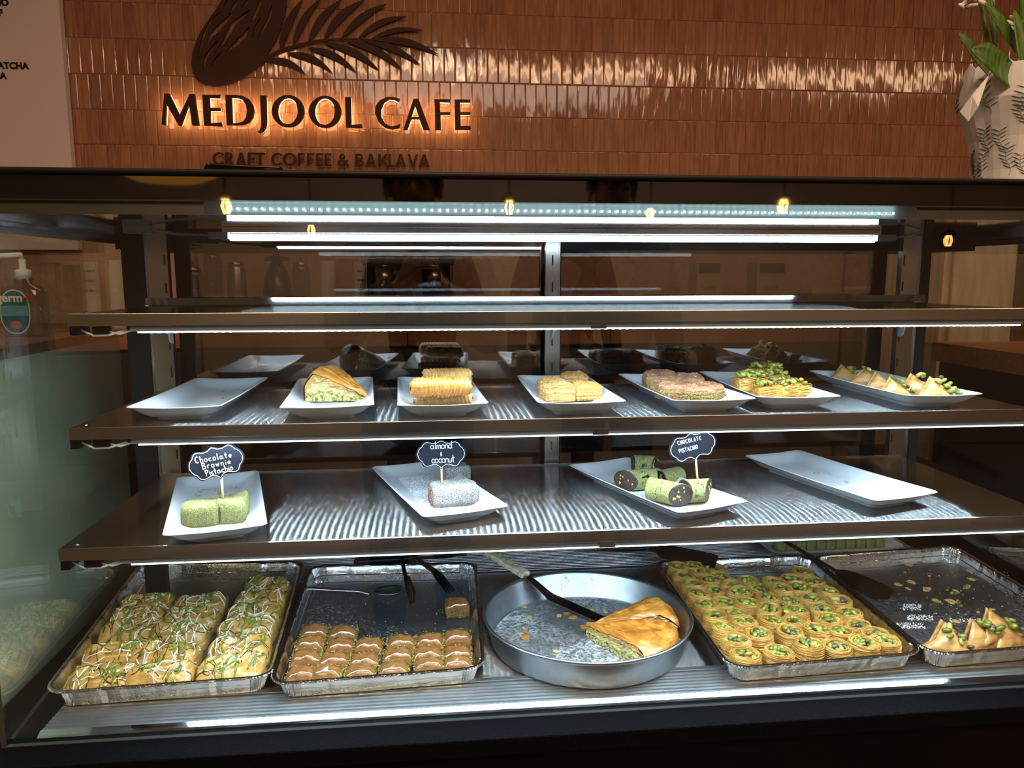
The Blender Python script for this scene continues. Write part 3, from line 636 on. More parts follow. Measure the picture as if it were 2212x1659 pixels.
# ---------------------------------------------------------------- plates
def plate(quad_px, z, label, hr=.024, rise_=None):
    q = [at_z(px, py, z+hr) for px, py in quad_px]       # BL BR FR FL rim corners
    c = sum(q, Vector())/4; ex = ((q[1]-q[0])+(q[2]-q[3]))/2; ey = ((q[0]-q[3])+(q[1]-q[2]))/2
    rz = math.atan2(-ey.x, ey.y); w, d = .136, .322
    t = thing('plate', label, 'plate', (c.x, c.y, z), rz, 'white rectangular plates on the shelves')
    prof = [(-.030, .0), (-.030, .0035), (-.022, .006), (-.0135, .0125), (-.0045, hr-.0025), (-.001, hr-.0008), (0, hr), (-.0012, hr+.0007), (-.0035, hr), (-.0105, hr-.0055), (-.019, hr-.0125), (-.027, .0085), (-.035, .0062)]
    mb = MB(); mb.smooth = True; N = 64; vs = []; fs = []
    for ins, zz in prof:
        hw, hd = w/2+ins, d/2+ins; rc = max(.006, .010+.25*abs(ins)); e = 1-abs(ins)*0
        lift = max(0, (zz-.006)/hr)
        for k in range(N):
            a = 2*math.pi*(k+.5)/N
            cx, sx = math.cos(a), math.sin(a)
            # rounded rectangle by sides
            s_ = k//(N//4); u = (k % (N//4))/(N//4)
            cor = [(hw-rc, -hd+rc), (hw-rc, hd-rc), (-hw+rc, hd-rc), (-hw+rc, -hd+rc)]
            m = N//4; half = 6
            kk = k % m
            if kk < m-half:      # straight side
                f = kk/(m-half); p0 = [(hw, -hd+rc), (hw-rc, hd), (-hw, hd-rc), (-hw+rc, -hd)][s_]; p1 = [(hw, hd-rc), (-hw+rc, hd), (-hw, -hd+rc), (hw-rc, -hd)][s_]
                x, y = p0[0]+(p1[0]-p0[0])*f, p0[1]+(p1[1]-p0[1])*f; sag = math.sin(math.pi*f)
            else:
                f = (kk-(m-half))/half; ca = [(hw-rc, hd-rc), (-hw+rc, hd-rc), (-hw+rc, -hd+rc), (hw-rc, -hd+rc)][s_]; an = s_*math.pi/2+f*math.pi/2
                x, y = ca[0]+rc*math.cos(an), ca[1]+rc*math.sin(an); sag = 0
            vs.append((x, y, zz-.0022*sag*lift))
    L = len(prof)
    for j in range(L-1):
        for k in range(N): q_ = (k+1) % N; fs.append((j*N+k, j*N+q_, (j+1)*N+q_, (j+1)*N+k))
    fs.append(tuple(range(N-1, -1, -1))); b = (L-1)*N; fs.append(tuple(b+k for k in range(N)))
    mb.add(vs, fs); mb.obj('dish', M['porcelain'], t)
    t['zf'] = z+.0062
    return t
PL = {}
pl2 = [('P1', [(423, 815), (584, 815), (468, 882), (269, 881)], 'empty white plate with few green crumbs at the left end of the upper shelf'),
 ('P2', [(640, 815), (812, 815), (812, 876), (597, 884)], 'white plate holding a single wedge of layered puff pastry'),
 ('P3', [(859, 815), (1014, 812), (1058, 872), (857, 874)], 'white plate holding stacked crinkled pastry rolls'),
 ('P4', [(1108, 812), (1272, 807), (1355, 867), (1163, 872)], 'white plate holding five pale square baklava'),
 ('P5', [(1320, 807), (1490, 805), (1629, 864), (1466, 864)], 'white plate holding pinkish brown baklava with green sides'),
 ('P6', [(1507, 805), (1660, 801), (1819, 854), (1629, 857)], 'white plate holding kataifi squares heaped with pistachios'),
 ('P7', [(1738, 800), (1880, 797), (2133, 852), (1964, 857)], 'white plate with a row of folded pastries filled with pistachios')]
pl3 = [('Q1', [(381, 1033), (559, 1016), (578, 1130), (348, 1160)], 'white plate with two green dusted brownies and green crumbs'),
 ('Q2', [(804, 1006), (950, 994), (1098, 1090), (917, 1123)], 'white plate strewn with coconut flakes under coconut bars'),
 ('Q3', [(1222, 1003), (1355, 986), (1619, 1081), (1475, 1115)], 'white plate holding green dusted chocolate rolls with dark cut ends'),
 ('Q4', [(1599, 984), (1723, 969), (2034, 1060), (1902, 1091)], 'long empty white plate with green crumbs beside the chocolate rolls')]
for k, q, l in pl2: PL[k] = plate(q, Z2, l)
for k, q, l in pl3: PL[k] = plate(q, Z3, l)
# ---------------------------------------------------------------- foil trays, round pan
def tray(quad_px, label, h=.031, seed=0, rim=.006, quad=None):
    z = ZD+.0012
    q = quad or [at_z(px, py, z+h) for px, py in quad_px]
    c = sum(q, Vector())/4
    t = thing('foil_tray', label, 'tray', (c.x, c.y, z), 0, 'foil trays on the deck of the case')
    rr = random.Random(seed)
    def bil(u, v):    # u,v in -1..1
        a = q[3].lerp(q[2], (u+1)/2); b = q[0].lerp(q[1], (u+1)/2); p = a.lerp(b, (v+1)/2); return p.x-c.x, p.y-c.y
    W, D = (q[1]-q[0]).length, (q[0]-q[3]).length
    rim_loop = []
    hw, hd, rc = W/2, D/2, .034; nc, ns, nl = 22, 26, 34
    def loop(ins, rcx):
        P = []; a, b = hw-ins, hd-ins; r = max(.008, rc-ins*.6)
        for s_ in range(4):
            n = nl if s_ % 2 == 0 else ns
            p0 = [(a, -b+r), (a-r, b), (-a, b-r), (-a+r, -b)][s_]; p1 = [(a, b-r), (-a+r, b), (-a, -b+r), (a-r, -b)][s_]
            for k in range(n): f = k/n; P.append((p0[0]+(p1[0]-p0[0])*f, p0[1]+(p1[1]-p0[1])*f, 0, f, n, s_))
            ca = [(a-r, b-r), (-a+r, b-r), (-a+r, -b+r), (a-r, -b+r)][s_]
            for k in range(nc): an = s_*math.pi/2+k/nc*math.pi/2; P.append((ca[0]+r*math.cos(an), ca[1]+r*math.sin(an), 1, k/nc, nc, s_))
        return P
    # (inset, height, crimp amount)
    prof = [(.0185, .0, 0), (.0165, .0006, .2), (.0155, .006, .7), (.0140, .0135, 1), (.0128, .0148, 1), (.0105, .0235, 1), (.0085, h-.002, .8), (.0072, h, .4), (.004, h+.0016, .5), (.0012, h+.0012, .6), (0, h-.0012, .6), (.0012, h-.003, .3)]
    vs, fs = [], []; jit = None
    for ins, zz, cr in prof:
        P = loop(ins, rc)
        if jit is None: jit = [rr.uniform(-1, 1) for _ in P]
        for i, (x, y, iscor, f, n, s_) in enumerate(P):
            nx, ny = (x/max(abs(x), 1e-6) if s_ % 2 == 0 and not iscor else 0), (y/max(abs(y), 1e-6) if s_ % 2 == 1 and not iscor else 0)
            if iscor: an = math.atan2(y-math.copysign(hd-rc, y), x-math.copysign(hw-rc, x)); nx, ny = math.cos(an), math.sin(an)
            if iscor: d_ = (.0014 if i % 2 else -.0012)*cr*(.7+.5*jit[i])
            else:
                panels = 6 if s_ % 2 == 0 else 5; g = (f*panels) % 1; d_ = (-.0016 if min(g, 1-g) < .06 else .0004*jit[i])*cr
            x += nx*d_; y += ny*d_
            X, Y = bil(x/hw, y/hd); vs.append((X, Y, zz+.0002*jit[i]*cr))
    N = len(jit); mb = MB(); L = len(prof)
    for j in range(L-1):
        for k in range(N): k2 = (k+1) % N; fs.append((j*N+k, j*N+k2, (j+1)*N+k2, (j+1)*N+k))
    mb.add(vs, fs); mb.obj('foil_wall', M['foil'], t)
    # floor with pressed diagonal creases
    mb = MB(); base = loop(.0185, rc); nv = [bil(p[0]/hw, p[1]/hd) for p in base]
    n2 = [bil(p[0]/hw*.93, p[1]/hd*.95) for p in base]; n3 = [bil(p[0]/hw*.5, p[1]/hd*.5) for p in base]
    vs = [(x, y, .0001) for x, y in nv]+[(x, y, .0012) for x, y in n2]+[(x, y, .0012) for x, y in n3]+[(0, 0, .0012)]
    fs = [(k, (k+1) % N, N+(k+1) % N, N+k) for k in range(N)]+[(N+k, N+(k+1) % N, 2*N+(k+1) % N, 2*N+k) for k in range(N)]+[(2*N+k, 2*N+(k+1) % N, 3*N) for k in range(N)]
    mb.add(vs, fs); mb.obj('foil_floor', M['foil_floor'], t)
    t['q'] = [list(p) for p in q]
    return t
TQ = {'T1': [(300, 1218), (660, 1212), (590, 1462), (86, 1500)], 'T2': [(668, 1221), (1030, 1214), (1050, 1443), (577, 1481)], 'T4': [(1409, 1212), (1745, 1197), (2004, 1411), (1577, 1446)]}
T1 = tray(TQ['T1'], 'foil tray of baklava drizzled with white, green and brown lines', seed=1)
T2 = tray(TQ['T2'], 'foil tray of shiny brown baklava squares, half emptied, beside the round pan', seed=2)
T4 = tray(TQ['T4'], 'foil tray packed with kataifi nests of pistachio', seed=4)
zz = ZD+.0012+.031
T5 = tray(None, 'nearly empty foil tray with pastry flakes and a few folded pastries', seed=5, quad=[at_z(1747, 1201, zz), at_z(2062, 1177, zz), Vector((1.103, 1.062, zz)), at_z(2012, 1416, zz)])
PC = Vector((.2497, 1.2173, ZD)); PR = .1794
pan = thing('round_pan', 'large round grey metal baking pan with floury floor and a pastry wedge', 'pan', (PC.x, PC.y, ZD+.0012))
mb = MB(); mb.smooth = True
mb.lathe([(0, 0), (.158, 0), (.1635, .0015), (.1655, .005), (.1742, .044), (.1752, .047), (.1785, .0482), (.1796, .0505), (.1780, .0524), (.1750, .0518), (.1725, .048), (.1640, .008), (.1610, .0045)], 96); mb.obj('pan_wall', M['pan'], pan)
mb = MB(); mb.smooth = True; mb.lathe([(0, .0036), (.159, .0036), (.1612, .0048)], 64); mb.obj('pan_floor', M['pan_floor'], pan)

def inside(t, p, mx, my):
    """keep a piece of half size mx, my within the walls of its tray"""
    q = [Vector(a) for a in t['q']]; wall_ = .0205
    v = min(max((p.y-q[3].y)/(q[0].y-q[3].y), 0), 1); lo = q[3].lerp(q[0], v).x+wall_+mx; hi = q[2].lerp(q[1], v).x-wall_-mx
    u = min(max((p.x-q[3].x)/(q[2].x-q[3].x), 0), 1); y0 = q[3].lerp(q[2], u).y+wall_+my; y1 = q[0].lerp(q[1], u).y-wall_-my
    return Vector((min(max(p.x, lo), hi), min(max(p.y, y0), y1), p.z))

def on_plate(k, p, hw, hd, lift=.0):
    """keep a piece of half size hw, hd within the floor of plate k; returns a world point on that floor"""
    P = PL[k]; a = P.rotation_euler.z; d = Vector((p.x-P.location.x, p.y-P.location.y)); x = d.x*math.cos(a)+d.y*math.sin(a); y = -d.x*math.sin(a)+d.y*math.cos(a)
    mx, my = max(.002, .054-hw), max(.002, .146-hd); x = min(max(x, -mx), mx); y = min(max(y, -my), my)
    return Vector((P.location.x+x*math.cos(a)-y*math.sin(a), P.location.y+x*math.sin(a)+y*math.cos(a), P.location.z+.0066+lift))
# ---------------------------------------------------------------- pistachio nut (shared meshes)
NUTS = []
for k in range(4):
    mb = MB(); mb.smooth = True; mb.ell((0, 0, 0), (.0058, .0031+.0004*(k % 2), .0028), 7, 5); NUTS.append(mb.mesh('pistachio', M['nut']))
def nut_at(p, parent, rr, sc=1.0):
    o = link('pistachio', rr.choice(NUTS), parent, p); o.rotation_euler = (rr.uniform(-.7, .7), rr.uniform(-.7, .7), rr.uniform(0, 6.28)); s_ = sc*rr.uniform(.8, 1.15)*1.1; o.scale = (s_, s_, s_); return o
# ---------------------------------------------------------------- generic pastry shapes
def slab(mb, w, d, topf, nu=14, nv=12, pw=5, base=0.0, jit=.0006, seed=0, bulge=.0, lv=3, lay=.008):
    """closed lump on a rounded rectangle footprint: top height from topf(u, v), u, v in -1..1"""
    rr = random.Random(seed)
    def foot(u, v, k=1.0):
        m = max(abs(u), abs(v)); 
        if m < 1e-6: return 0, 0
        r = (abs(u/m)**pw+abs(v/m)**pw)**(1/pw); return u/r*w/2*k, v/r*d/2*k
    vs = []; fs = []
    for i in range(nu+1):
        for j in range(nv+1):
            u, v = i/nu*2-1, j/nv*2-1; x, y = foot(u, v); z = topf(u, v)
            vs.append((x+rr.uniform(-jit, jit), y+rr.uniform(-jit, jit), z+rr.uniform(-jit, jit)))
    for i in range(nu):
        for j in range(nv): a = i*(nv+1)+j; fs.append((a, a+nv+1, a+nv+2, a+1))
    ring = [i*(nv+1) for i in range(nu+1)]+[nu*(nv+1)+j for j in range(1, nv+1)]+[i*(nv+1)+nv for i in range(nu-1, -1, -1)]+[j for j in range(nv-1, 0, -1)]
    n = len(ring); prev = ring
    for l in range(1, lv+1):
        b = len(vs); f = 1-l/lv; lo = rr.uniform(-lay, lay)*(1 if lv > 3 else 0)
        for k in ring:
            x, y, z = vs[k]; o = 1+bulge*math.sin(math.pi*f)+lo+rr.uniform(-lay, lay)*(.5 if lv > 3 else 1); vs.append((x*o, y*o, base+(z-base)*f))
        for k in range(n): fs.append((prev[k], b+k, b+(k+1) % n, prev[(k+1) % n]))
        prev = list(range(b, b+n))
    fs.append(tuple(prev[::-1])); return mb.add(vs, fs)
def sprinkle(name, m, pts, rr, s0, s1, parent, loc=None):
    """loose crumbs, nobody could count them: one part or object of kind stuff"""
    mb = MB()
    for p in pts:
        s_ = rr.uniform(s0, s1); a = rr.uniform(0, 6.28); c, s2 = math.cos(a)*s_, math.sin(a)*s_; h = s_*rr.uniform(.5, .9)
        x, y, z = p; mb.add([(x+c, y+s2, z), (x-s2*.8, y+c*.8, z), (x-c, y-s2*.9, z), (x+s2, y-c, z), (x, y, z+h)], [(0, 1, 4), (1, 2, 4), (2, 3, 4), (3, 0, 4), (3, 2, 1, 0)])
    return link(name, mb.mesh(name, m), parent, loc, stuff=True)
def local(plate_o, px, py, dz=0.0):
    """point on a plate's floor seen at a pixel -> world"""
    return at_z(px, py, plate_o.location.z+.0062+dz)
def on(px, py, z): return at_z(px, py, z)
rr = random.Random(11)
# ---------------------------------------------------------------- tray 2: syrup baklava squares
ZF = ZD+.0025
def baklava_mesh(seed):
    mb = MB(); mb.smooth = True
    r = random.Random(seed); ph = r.uniform(0, 6); sk = r.uniform(-.25, .25)
    def top(u, v):
        e = max(abs(u), abs(v)); ridge = .0065*max(0, 1-abs(v+.15+sk*u)*1.25)
        return .0265-.0085*max(0, (e-.62)/.38)**1.7+ridge*(1-.5*abs(u))+.0016*fbm(u*2.5+seed, v*2.5)+.0009*math.sin(u*7+ph)*math.cos(v*5)
    slab(mb, .0462, .0365, top, 14, 14, 7, 0, .0003, seed, .02); return mb.mesh('baklava_square', M['syrup'])
BK = [baklava_mesh(k) for k in range(6)]
def crumb_line(parent, rr, pts_fn, n, z0, z1):
    return sprinkle('pistachio_crumbs', M['crumb_green'], [(*pts_fn(), rr.uniform(z0, z1)) for _ in range(n)], rr, .0007, .0016, parent)
rows2 = [[(320, 1120), (600, 1118), (890, 1120), (1190, 1090), (1500, 1080), (1770, 1062)], [(382, 985), (668, 985), (932, 985), (1228, 955), (1490, 945), (1765, 925)],
         [(442, 855), (722, 852), (970, 850), (1255, 828), (1510, 808), (1755, 795)], [(492, 735), (742, 745)]]
for j, row in enumerate(rows2):
    for i, (cx, cy) in enumerate(row):
        p = inside(T2, on(560+cx*.2441, 1180+cy*.2441, ZF+.022), .0232, .0186); lab = 'glazed brown baklava square, %s in the %s row from the tray front' % (ordn(i), ordn(j))
        if j == 3: lab = 'brown glazed baklava square at the rear of the block, %s' % ['on the drizzled tray side', 'next to bare foil']  [i]
        o = tag(link('baklava_square', BK[(i*3+j*5) % 6], None, (p.x, p.y, ZF), rr.uniform(-.03, .03)), lab, 'baklava', 'glazed baklava squares in the second tray')
        s_ = rr.choice((-1, 1)); o.scale = (1.0, 1.0, rr.uniform(.92, 1.08))
        crumb_line(o, rr, lambda: (rr.choice((-1, 1))*rr.uniform(.0212, .0240), rr.uniform(-.018, .018)), 95, .010, .0245)
        crumb_line(o, rr, lambda: (rr.gauss(0, .009), rr.gauss(.009, .005)), 26, .0255, .028)
p = on(560+1750*.2441, 1180+505*.2441, ZF+.02)
o = tag(link('baklava_square', BK[2], None, (p.x, p.y, ZF), .05), 'single brown baklava square set apart, held under the black fork tines', 'baklava', 'glazed baklava squares in the second tray')
crumb_line(o, rr, lambda: (rr.uniform(-.02, .02), rr.uniform(-.0245, -.0215)), 110, .002, .018)
def scatter_px(x0, y0, x1, y1, z, n, f=None):
    out = []
    while len(out) < n:
        x, y = rr.uniform(x0, x1), rr.uniform(y0, y1)
        if f and not f(x, y): continue
        out.append(tuple(on(x, y, z)))
    return out
o = sprinkle('pistachio_crumbs', M['crumb_green'], scatter_px(690, 1262, 1010, 1360, ZF+.0005, 60)+scatter_px(940, 1315, 1000, 1335, ZF, 50), rr, .0008, .002, None); tag(o, 'green pistachio crumbs scattered on the bare foil of the second tray', 'crumbs')
# ---------------------------------------------------------------- tray 1: drizzled phyllo pieces
def fold_mesh(seed, w, d):
    mb = MB(); mb.smooth = True; r = random.Random(seed); cr = r.uniform(-.2, .2); tw = r.uniform(-.35, .35)
    def top(u, v):
        e = max(abs(u), abs(v)); rd = 1-min(1, abs(v-cr-tw*u)*.95)
        return .027+.0150*rd**1.3-.013*max(0, (e-.72)/.28)**1.5+.0030*fbm(u*2+seed*3.1, v*2)+.0016*abs(fbm(u*5+seed, v*7))+.0012*math.sin((u+v*.6)*9+seed)-.004*max(0, 1-abs(u-.9*v-cr*2)*7)
    slab(mb, w, d, top, 24, 20, 7, 0, .0005, seed, .0, 7, .022); return mb, top
rows1 = [[(665, 975), (1180, 950), (1720, 905)], [(760, 770), (1255, 765), (1800, 720)], [(900, 610), (1340, 620), (1850, 575)], [(1010, 500), (1430, 500), (1910, 465)], [(1110, 400), (1500, 400), (1985, 365)], [(2090, 275)]]
where1 = ['by the end pane', 'in the middle', 'by the tray of brown baklava']
for j, row in enumerate(rows1):
    for i, (cx, cy) in enumerate(row):
        w, d = (.098-.002*j, .058) if j < 5 else (.085, .062); p = inside(T1, on(cx*.2893, 1180+cy*.2893, ZF+.030), w/2, d/2)
        mb, top = fold_mesh(j*3+i, w, d)
        lab = 'drizzled flaky baklava piece %s, %s row from the front' % (where1[i], ordn(j)) if j < 5 else 'drizzled flaky baklava piece alone at the very back of its tray'
        o = tag(mb.obj('drizzled_baklava', M['phyllo_yellow'], None, loc=(p.x, p.y, ZF), rz=rr.uniform(-.08, .08)), lab, 'baklava', 'drizzled baklava in the first tray')
        r = random.Random(j*7+i)
        def zt(x, y): return top(max(-.97, min(.97, x/w*2)), max(-.97, min(.97, y/d*2)))
        for nm, m, n, rad, amp in (('white_drizzle', 'drizzle_white', 18, .0007, .014), ('chocolate_drizzle', 'drizzle_brown', 17, .00055, .012), ('green_drizzle', 'drizzle_green', 12, .0011, .010)):
            mb = MB(); mb.smooth = True
            for q in range(n):
                a = r.uniform(-.6, .6)+(1.2 if nm[0] == 'g' else r.choice((0, 1.5))); L = r.uniform(.012, .034); cx_, cy_ = r.uniform(-.42, .42)*w, r.uniform(-.42, .42)*d; bow = r.uniform(-.5, .5)
                pts = []
                for t_ in range(8):
                    s_ = (t_/7-.5)*2; x = cx_+math.cos(a)*L*s_/1.4-math.sin(a)*L*bow*(1-s_*s_); y = cy_+math.sin(a)*L*s_/1.4+math.cos(a)*L*bow*(1-s_*s_)
                    x += r.uniform(-.0008, .0008); x = max(-w*.49, min(w*.49, x)); y = max(-d*.49, min(d*.49, y)); pts.append((x, y, zt(x, y)+rad*.4))
                mb.tube(pts, [rad*r.uniform(.7, 1.7 if nm[0] != 'g' else 2.0) for _ in pts], 5)
            for q in range(3 if nm[0] == 'w' else 5 if nm[0] == 'g' else 0):
                x, y = r.uniform(-.4, .4)*w, r.uniform(-.4, .4)*d; mb.ell((x, y, zt(x, y)), (r.uniform(.002, .004), r.uniform(.0015, .006 if nm[0] == 'w' else .003), .0012), 6, 4, rot=Matrix.Rotation(r.uniform(-.5, .5), 3, 'Z'))
            link(nm, mb.mesh(nm, M[m]), o, stuff=True)
o = sprinkle('green_crumbs', M['drizzle_green'], scatter_px(370, 1236, 560, 1252, ZF+.012, 40)+scatter_px(420, 1248, 540, 1256, ZF+.002, 60), rr, .001, .003, None); tag(o, 'green and brown crumbs on the bare back of the drizzled baklava tray', 'crumbs')
# ---------------------------------------------------------------- tray 4: kataifi nests
def nest_mesh(seed):
    r = random.Random(seed); mb = MB(); mb.smooth = True; R0 = .0222; H = .033
    mb.lathe([(0, .0015), (R0*.86, .0015), (R0*.97, .006), (R0*.97, H*.8), (R0*.9, H-.003), (R0*.8, H-.004), (R0*.74, H*.72), (0, H*.62)], 24)
    for k in range(84):
        z0 = r.uniform(.003, H-.001); rad = (R0*(.97+.05*math.sin(z0/H*math.pi))+r.uniform(-.0003, .0014)) if k < 58 else R0*r.uniform(.76, .95)
        if k >= 58: z0 = H-.0028+r.uniform(-.001, .0022)
        a0 = r.uniform(0, 6.28); span = r.uniform(3.2, 6.2); n = 16; dz = r.uniform(-.007, .007); ph = r.uniform(0, 6)
        pts = []
        for i in range(n+1):
            f = i/n; a = a0+span*f; q = rad+.0007*math.sin(f*9+ph); pts.append((q*math.cos(a), q*math.sin(a), max(.001, min(H+.0015, z0+dz*(f-.5)+.0008*math.sin(f*7+ph)))))
        mb.tube(pts, .00046, 4, cap=False)
    for k in range(16):
        a = r.uniform(0, 6.28); b = a+r.uniform(.3, .9); z = r.uniform(.002, .02)
        mb.tube([(R0*1.02*math.cos(a), R0*1.02*math.sin(a), z), (R0*1.1*math.cos((a+b)/2), R0*1.1*math.sin((a+b)/2), z*.7), (R0*1.12*math.cos(b), R0*1.12*math.sin(b), z*.4+.001)], .0005, 4, cap=False)
    return mb.mesh('kataifi_nest', M['kataifi'])
NM = [nest_mesh(k) for k in range(4)]
nests = [[(578, 785), (765, 725), (945, 690), (1110, 688), (1272, 690), (1447, 712)], [(497, 675), (655, 632), (826, 612), (990, 600), (1135, 615), (1338, 632)], [(405, 588), (560, 565), (722, 540), (880, 540), (1068, 545), (1238, 572)],
 [(365, 515), (528, 500), (704, 480), (862, 478), (1020, 470), (1192, 508)], [(302, 447), (442, 437), (582, 452), (700, 415), (830, 428), (965, 418), (1125, 432)],
 [(238, 393), (385, 370), (540, 388), (640, 348), (778, 365), (890, 358), (1046, 378)], [(216, 333), (365, 310), (495, 338), (585, 315), (735, 326), (840, 305), (972, 322)], [(160, 278), (300, 264), (418, 285)], [(118, 232), (240, 212), (356, 212), (902, 252)]]
for j, row in enumerate(nests):
    for i, (cx, cy) in enumerate(row):
        p = inside(T4, on(1400+cx*.3671, 1140+cy*.3671, ZF+.030), .0225, .0225)
        lab = 'kataifi nest of pistachios, %s in the %s row from the tray front' % (ordn(i), ordn(j))
        if (j, i) == (8, 3): lab = 'kataifi nest of pistachios alone at the back of its tray by the spatula'
        o = tag(link('kataifi_nest', rr.choice(NM), None, (p.x, p.y, ZF), rr.uniform(0, 6.28)), lab, 'pastry', 'kataifi nests in the fourth tray')
        s_ = rr.uniform(.97, 1.06); o.scale = (s_, s_, rr.uniform(.92, 1.1)); o.rotation_euler.x = rr.uniform(-.08, .08); o.rotation_euler.y = rr.uniform(-.08, .08)
        for q in range(22 if (i+j*2) % 7 else 10):
            a = rr.uniform(0, 6.28); d_ = .0162*math.sqrt(rr.random()); nut_at((d_*math.cos(a), d_*math.sin(a), .0268+rr.uniform(0, .010)*(1-d_/.021)), o, rr, 1.1)
for q, (px_n, py_n) in enumerate([(1640, 1262), (1655, 1280), (1648, 1292), (1660, 1300), (1690, 1305), (1700, 1322)]):
    pp = on(px_n, py_n, ZF+.034); tag(nut_at(pp, None, rr, 1.15), 'loose pistachio lying between the rear kataifi nests', 'nut', 'loose pistachios on the nests')
# ---------------------------------------------------------------- folded pastries (tray 5, plate 7)
def folded_mesh(seed, L=.074, h=.037):
    """a square of phyllo folded to a triangle: two crisp leaves leaning together, open along one edge"""
    r = random.Random(seed); mb = MB(); mb.smooth = True
    def leaf_(b0, b1, ap, th, wav, ph):
        b0, b1, ap = Vector(b0), Vector(b1), Vector(ap); nrm = (b1-b0).cross(ap-b0).normalized(); n = 12; top = []; bot = []; idx = {}
        for i in range(n+1):
            for j in range(n+1-i):
                u, v = i/n, j/n; p = b0*(1-u-v)+b1*u+ap*v; e = min(u, v, 1-u-v)*3
                off = .0055*min(1, e*1.6)+wav*math.sin((u-.5)/(1.15-v)*24+ph+fbm(u*3, v*3, seed)*2)*min(1, e*3+.25)+.0016*fbm(u*5+seed, v*5)
                idx[(i, j)] = len(top); top.append(p+nrm*off+Vector((0, 0, .0004))); bot.append(p-nrm*th+nrm*off*.4)
        N = len(top); fs = []
        for i in range(n):
            for j in range(n-i):
                a, b, c = idx[(i, j)], idx[(i+1, j)], idx[(i, j+1)]; fs += [(a, b, c), (N+c, N+b, N+a)]
                if i+j < n-1: d = idx[(i+1, j+1)]; fs += [(b, d, c), (N+c, N+d, N+b)]
        ed = [idx[(i, 0)] for i in range(n+1)]+[idx[(n-k, k)] for k in range(1, n+1)]+[idx[(0, n-k)] for k in range(1, n)]
        m = len(ed)
        for k in range(m): a, b = ed[k], ed[(k+1) % m]; fs.append((b, a, N+a, N+b))
        mb.add([(p.x, p.y, max(.0003, p.z)) for p in top+bot], fs)
    dx = r.uniform(-.012, .008)
    leaf_((-L/2, -.010, .001), (L/2, -.004, .001), (dx, .010, h), .0022, .0013, r.uniform(0, 6))
    leaf_((L/2*.96, .018, .001), (-L/2*.9, .004, .001), (dx-.004, .013, h*1.06), .0022, .0013, r.uniform(0, 6))
    return mb.mesh('folded_pastry', M['phyllo_tan'])
FM = [folded_mesh(k) for k in range(5)]
def folded(px, py, z, rz, lab, grp, sc=1.0, fill=9, side=-1, tilt=(0, 0)):
    p = on(px, py, z+.012)
    if z < ZD+.03: p = inside(T5, p, .034*sc, .026*sc)
    o = tag(link('folded_pastry', rr.choice(FM), None, (p.x, p.y, z), rz), lab, 'pastry', grp); o.scale = (sc, sc, sc); o.rotation_euler.x, o.rotation_euler.y = tilt
    for k in range(round(fill*1.6)):
        a = rr.uniform(.02, .95); nut_at((.036*(1-a)-.002*a+rr.uniform(-.002, .008), rr.uniform(-.006, .016), .036*a+rr.uniform(-.004, .004)+.004), o, rr, 1.15)
    return o
g = 'folded pastries in the fifth tray'
folded(2031, 1402, ZF, -.55, 'folded pastry leaning on the inner corner of the nearly empty tray', g, 1.15, 7, 1)
folded(2066, 1404, ZF, -.35, 'small folded pastry with dark nut tucked behind the wide pale one', g, .95, 7, 1)
folded(2090, 1418, ZF, -.15, 'wide pale folded pastry closed side forward in the nearly empty tray', g, 1.3, 0, 1)
folded(2126, 1388, ZF, .3, 'folded pastry with a heap of pistachios spilling upward in the nearly empty tray', g, 1.1, 14, 1)
folded(2158, 1412, ZF, .1, 'folded pastry filled with bright pistachios by the front rim of the nearly empty tray', g, 1.3, 16, 1)
folded(2162, 1368, ZF+.012, .2, 'large pale folded pastry lying on top of the others in the nearly empty tray', g, 1.35, 0, 1)
folded(2215, 1408, ZF, .2, 'folded pastry cut by the frame edge in the nearly empty tray', g, 1.2, 10, 1)
def flake(name, px, py, z, s_, m, lab, grp):
    pts = [(s_*rr.uniform(.6, 1.1)*math.cos(a)*1.5, s_*rr.uniform(.6, 1.1)*math.sin(a)) for a in [k*.785+rr.uniform(-.2, .2) for k in range(8)]]
    mb = MB(); vs = [(x, y, .0012+rr.uniform(0, .0012)) for x, y in pts]+[(x*.95, y*.95, .0002) for x, y in pts]+[(0, 0, .0022), (0, 0, .0002)]
    mb.add(vs, [(k, (k+1) % 8, 16) for k in range(8)]+[(8+(k+1) % 8, 8+k, 17) for k in range(8)]+[(8+k, 8+(k+1) % 8, (k+1) % 8, k) for k in range(8)])
    p = on(px, py, z); return tag(mb.obj(name, m, None, loc=p, rz=rr.uniform(0, 3)), lab, 'flake', grp)
for (cx, cy, s_) in [(165, 310, .012), (205, 510, .012), (370, 590, .013), (50, 535, .009), (880, 480, .009), (640, 725, .014), (700, 950, .009), (500, 725, .007), (825, 555, .009), (1100, 815, .006), (945, 845, .005), (165, 585, .007), (130, 400, .004), (400, 440, .004)]:
    flake('pastry_flake', 1930+cx*.1929, 1160+cy*.1929, ZF+.0002 if cy > 330 else ZF+.006, s_*.72, M['flake'], '%s pastry flake %s %s the nearly empty tray' % ('large ragged' if s_ > .0115 else 'middle sized' if s_ > .0065 else 'tiny', 'toward the kataifi side' if cx < 300 else 'by the outer wall' if cx > 800 else 'midway across', 'at the back of' if cy < 450 else 'in the centre of' if cy < 700 else 'near the folded pastries of'), 'pastry flakes in the fifth tray')
for (cx, cy) in [(600, 595), (700, 610), (650, 630), (690, 630), (740, 730), (745, 770), (470, 710), (815, 560), (720, 725)]:
    tag(nut_at(on(1930+cx*.1929, 1160+cy*.1929, ZF+.003), None, rr, 1.15), 'pistachio lying on the floor of the nearly empty tray', 'nut', 'loose pistachios in the fifth tray')
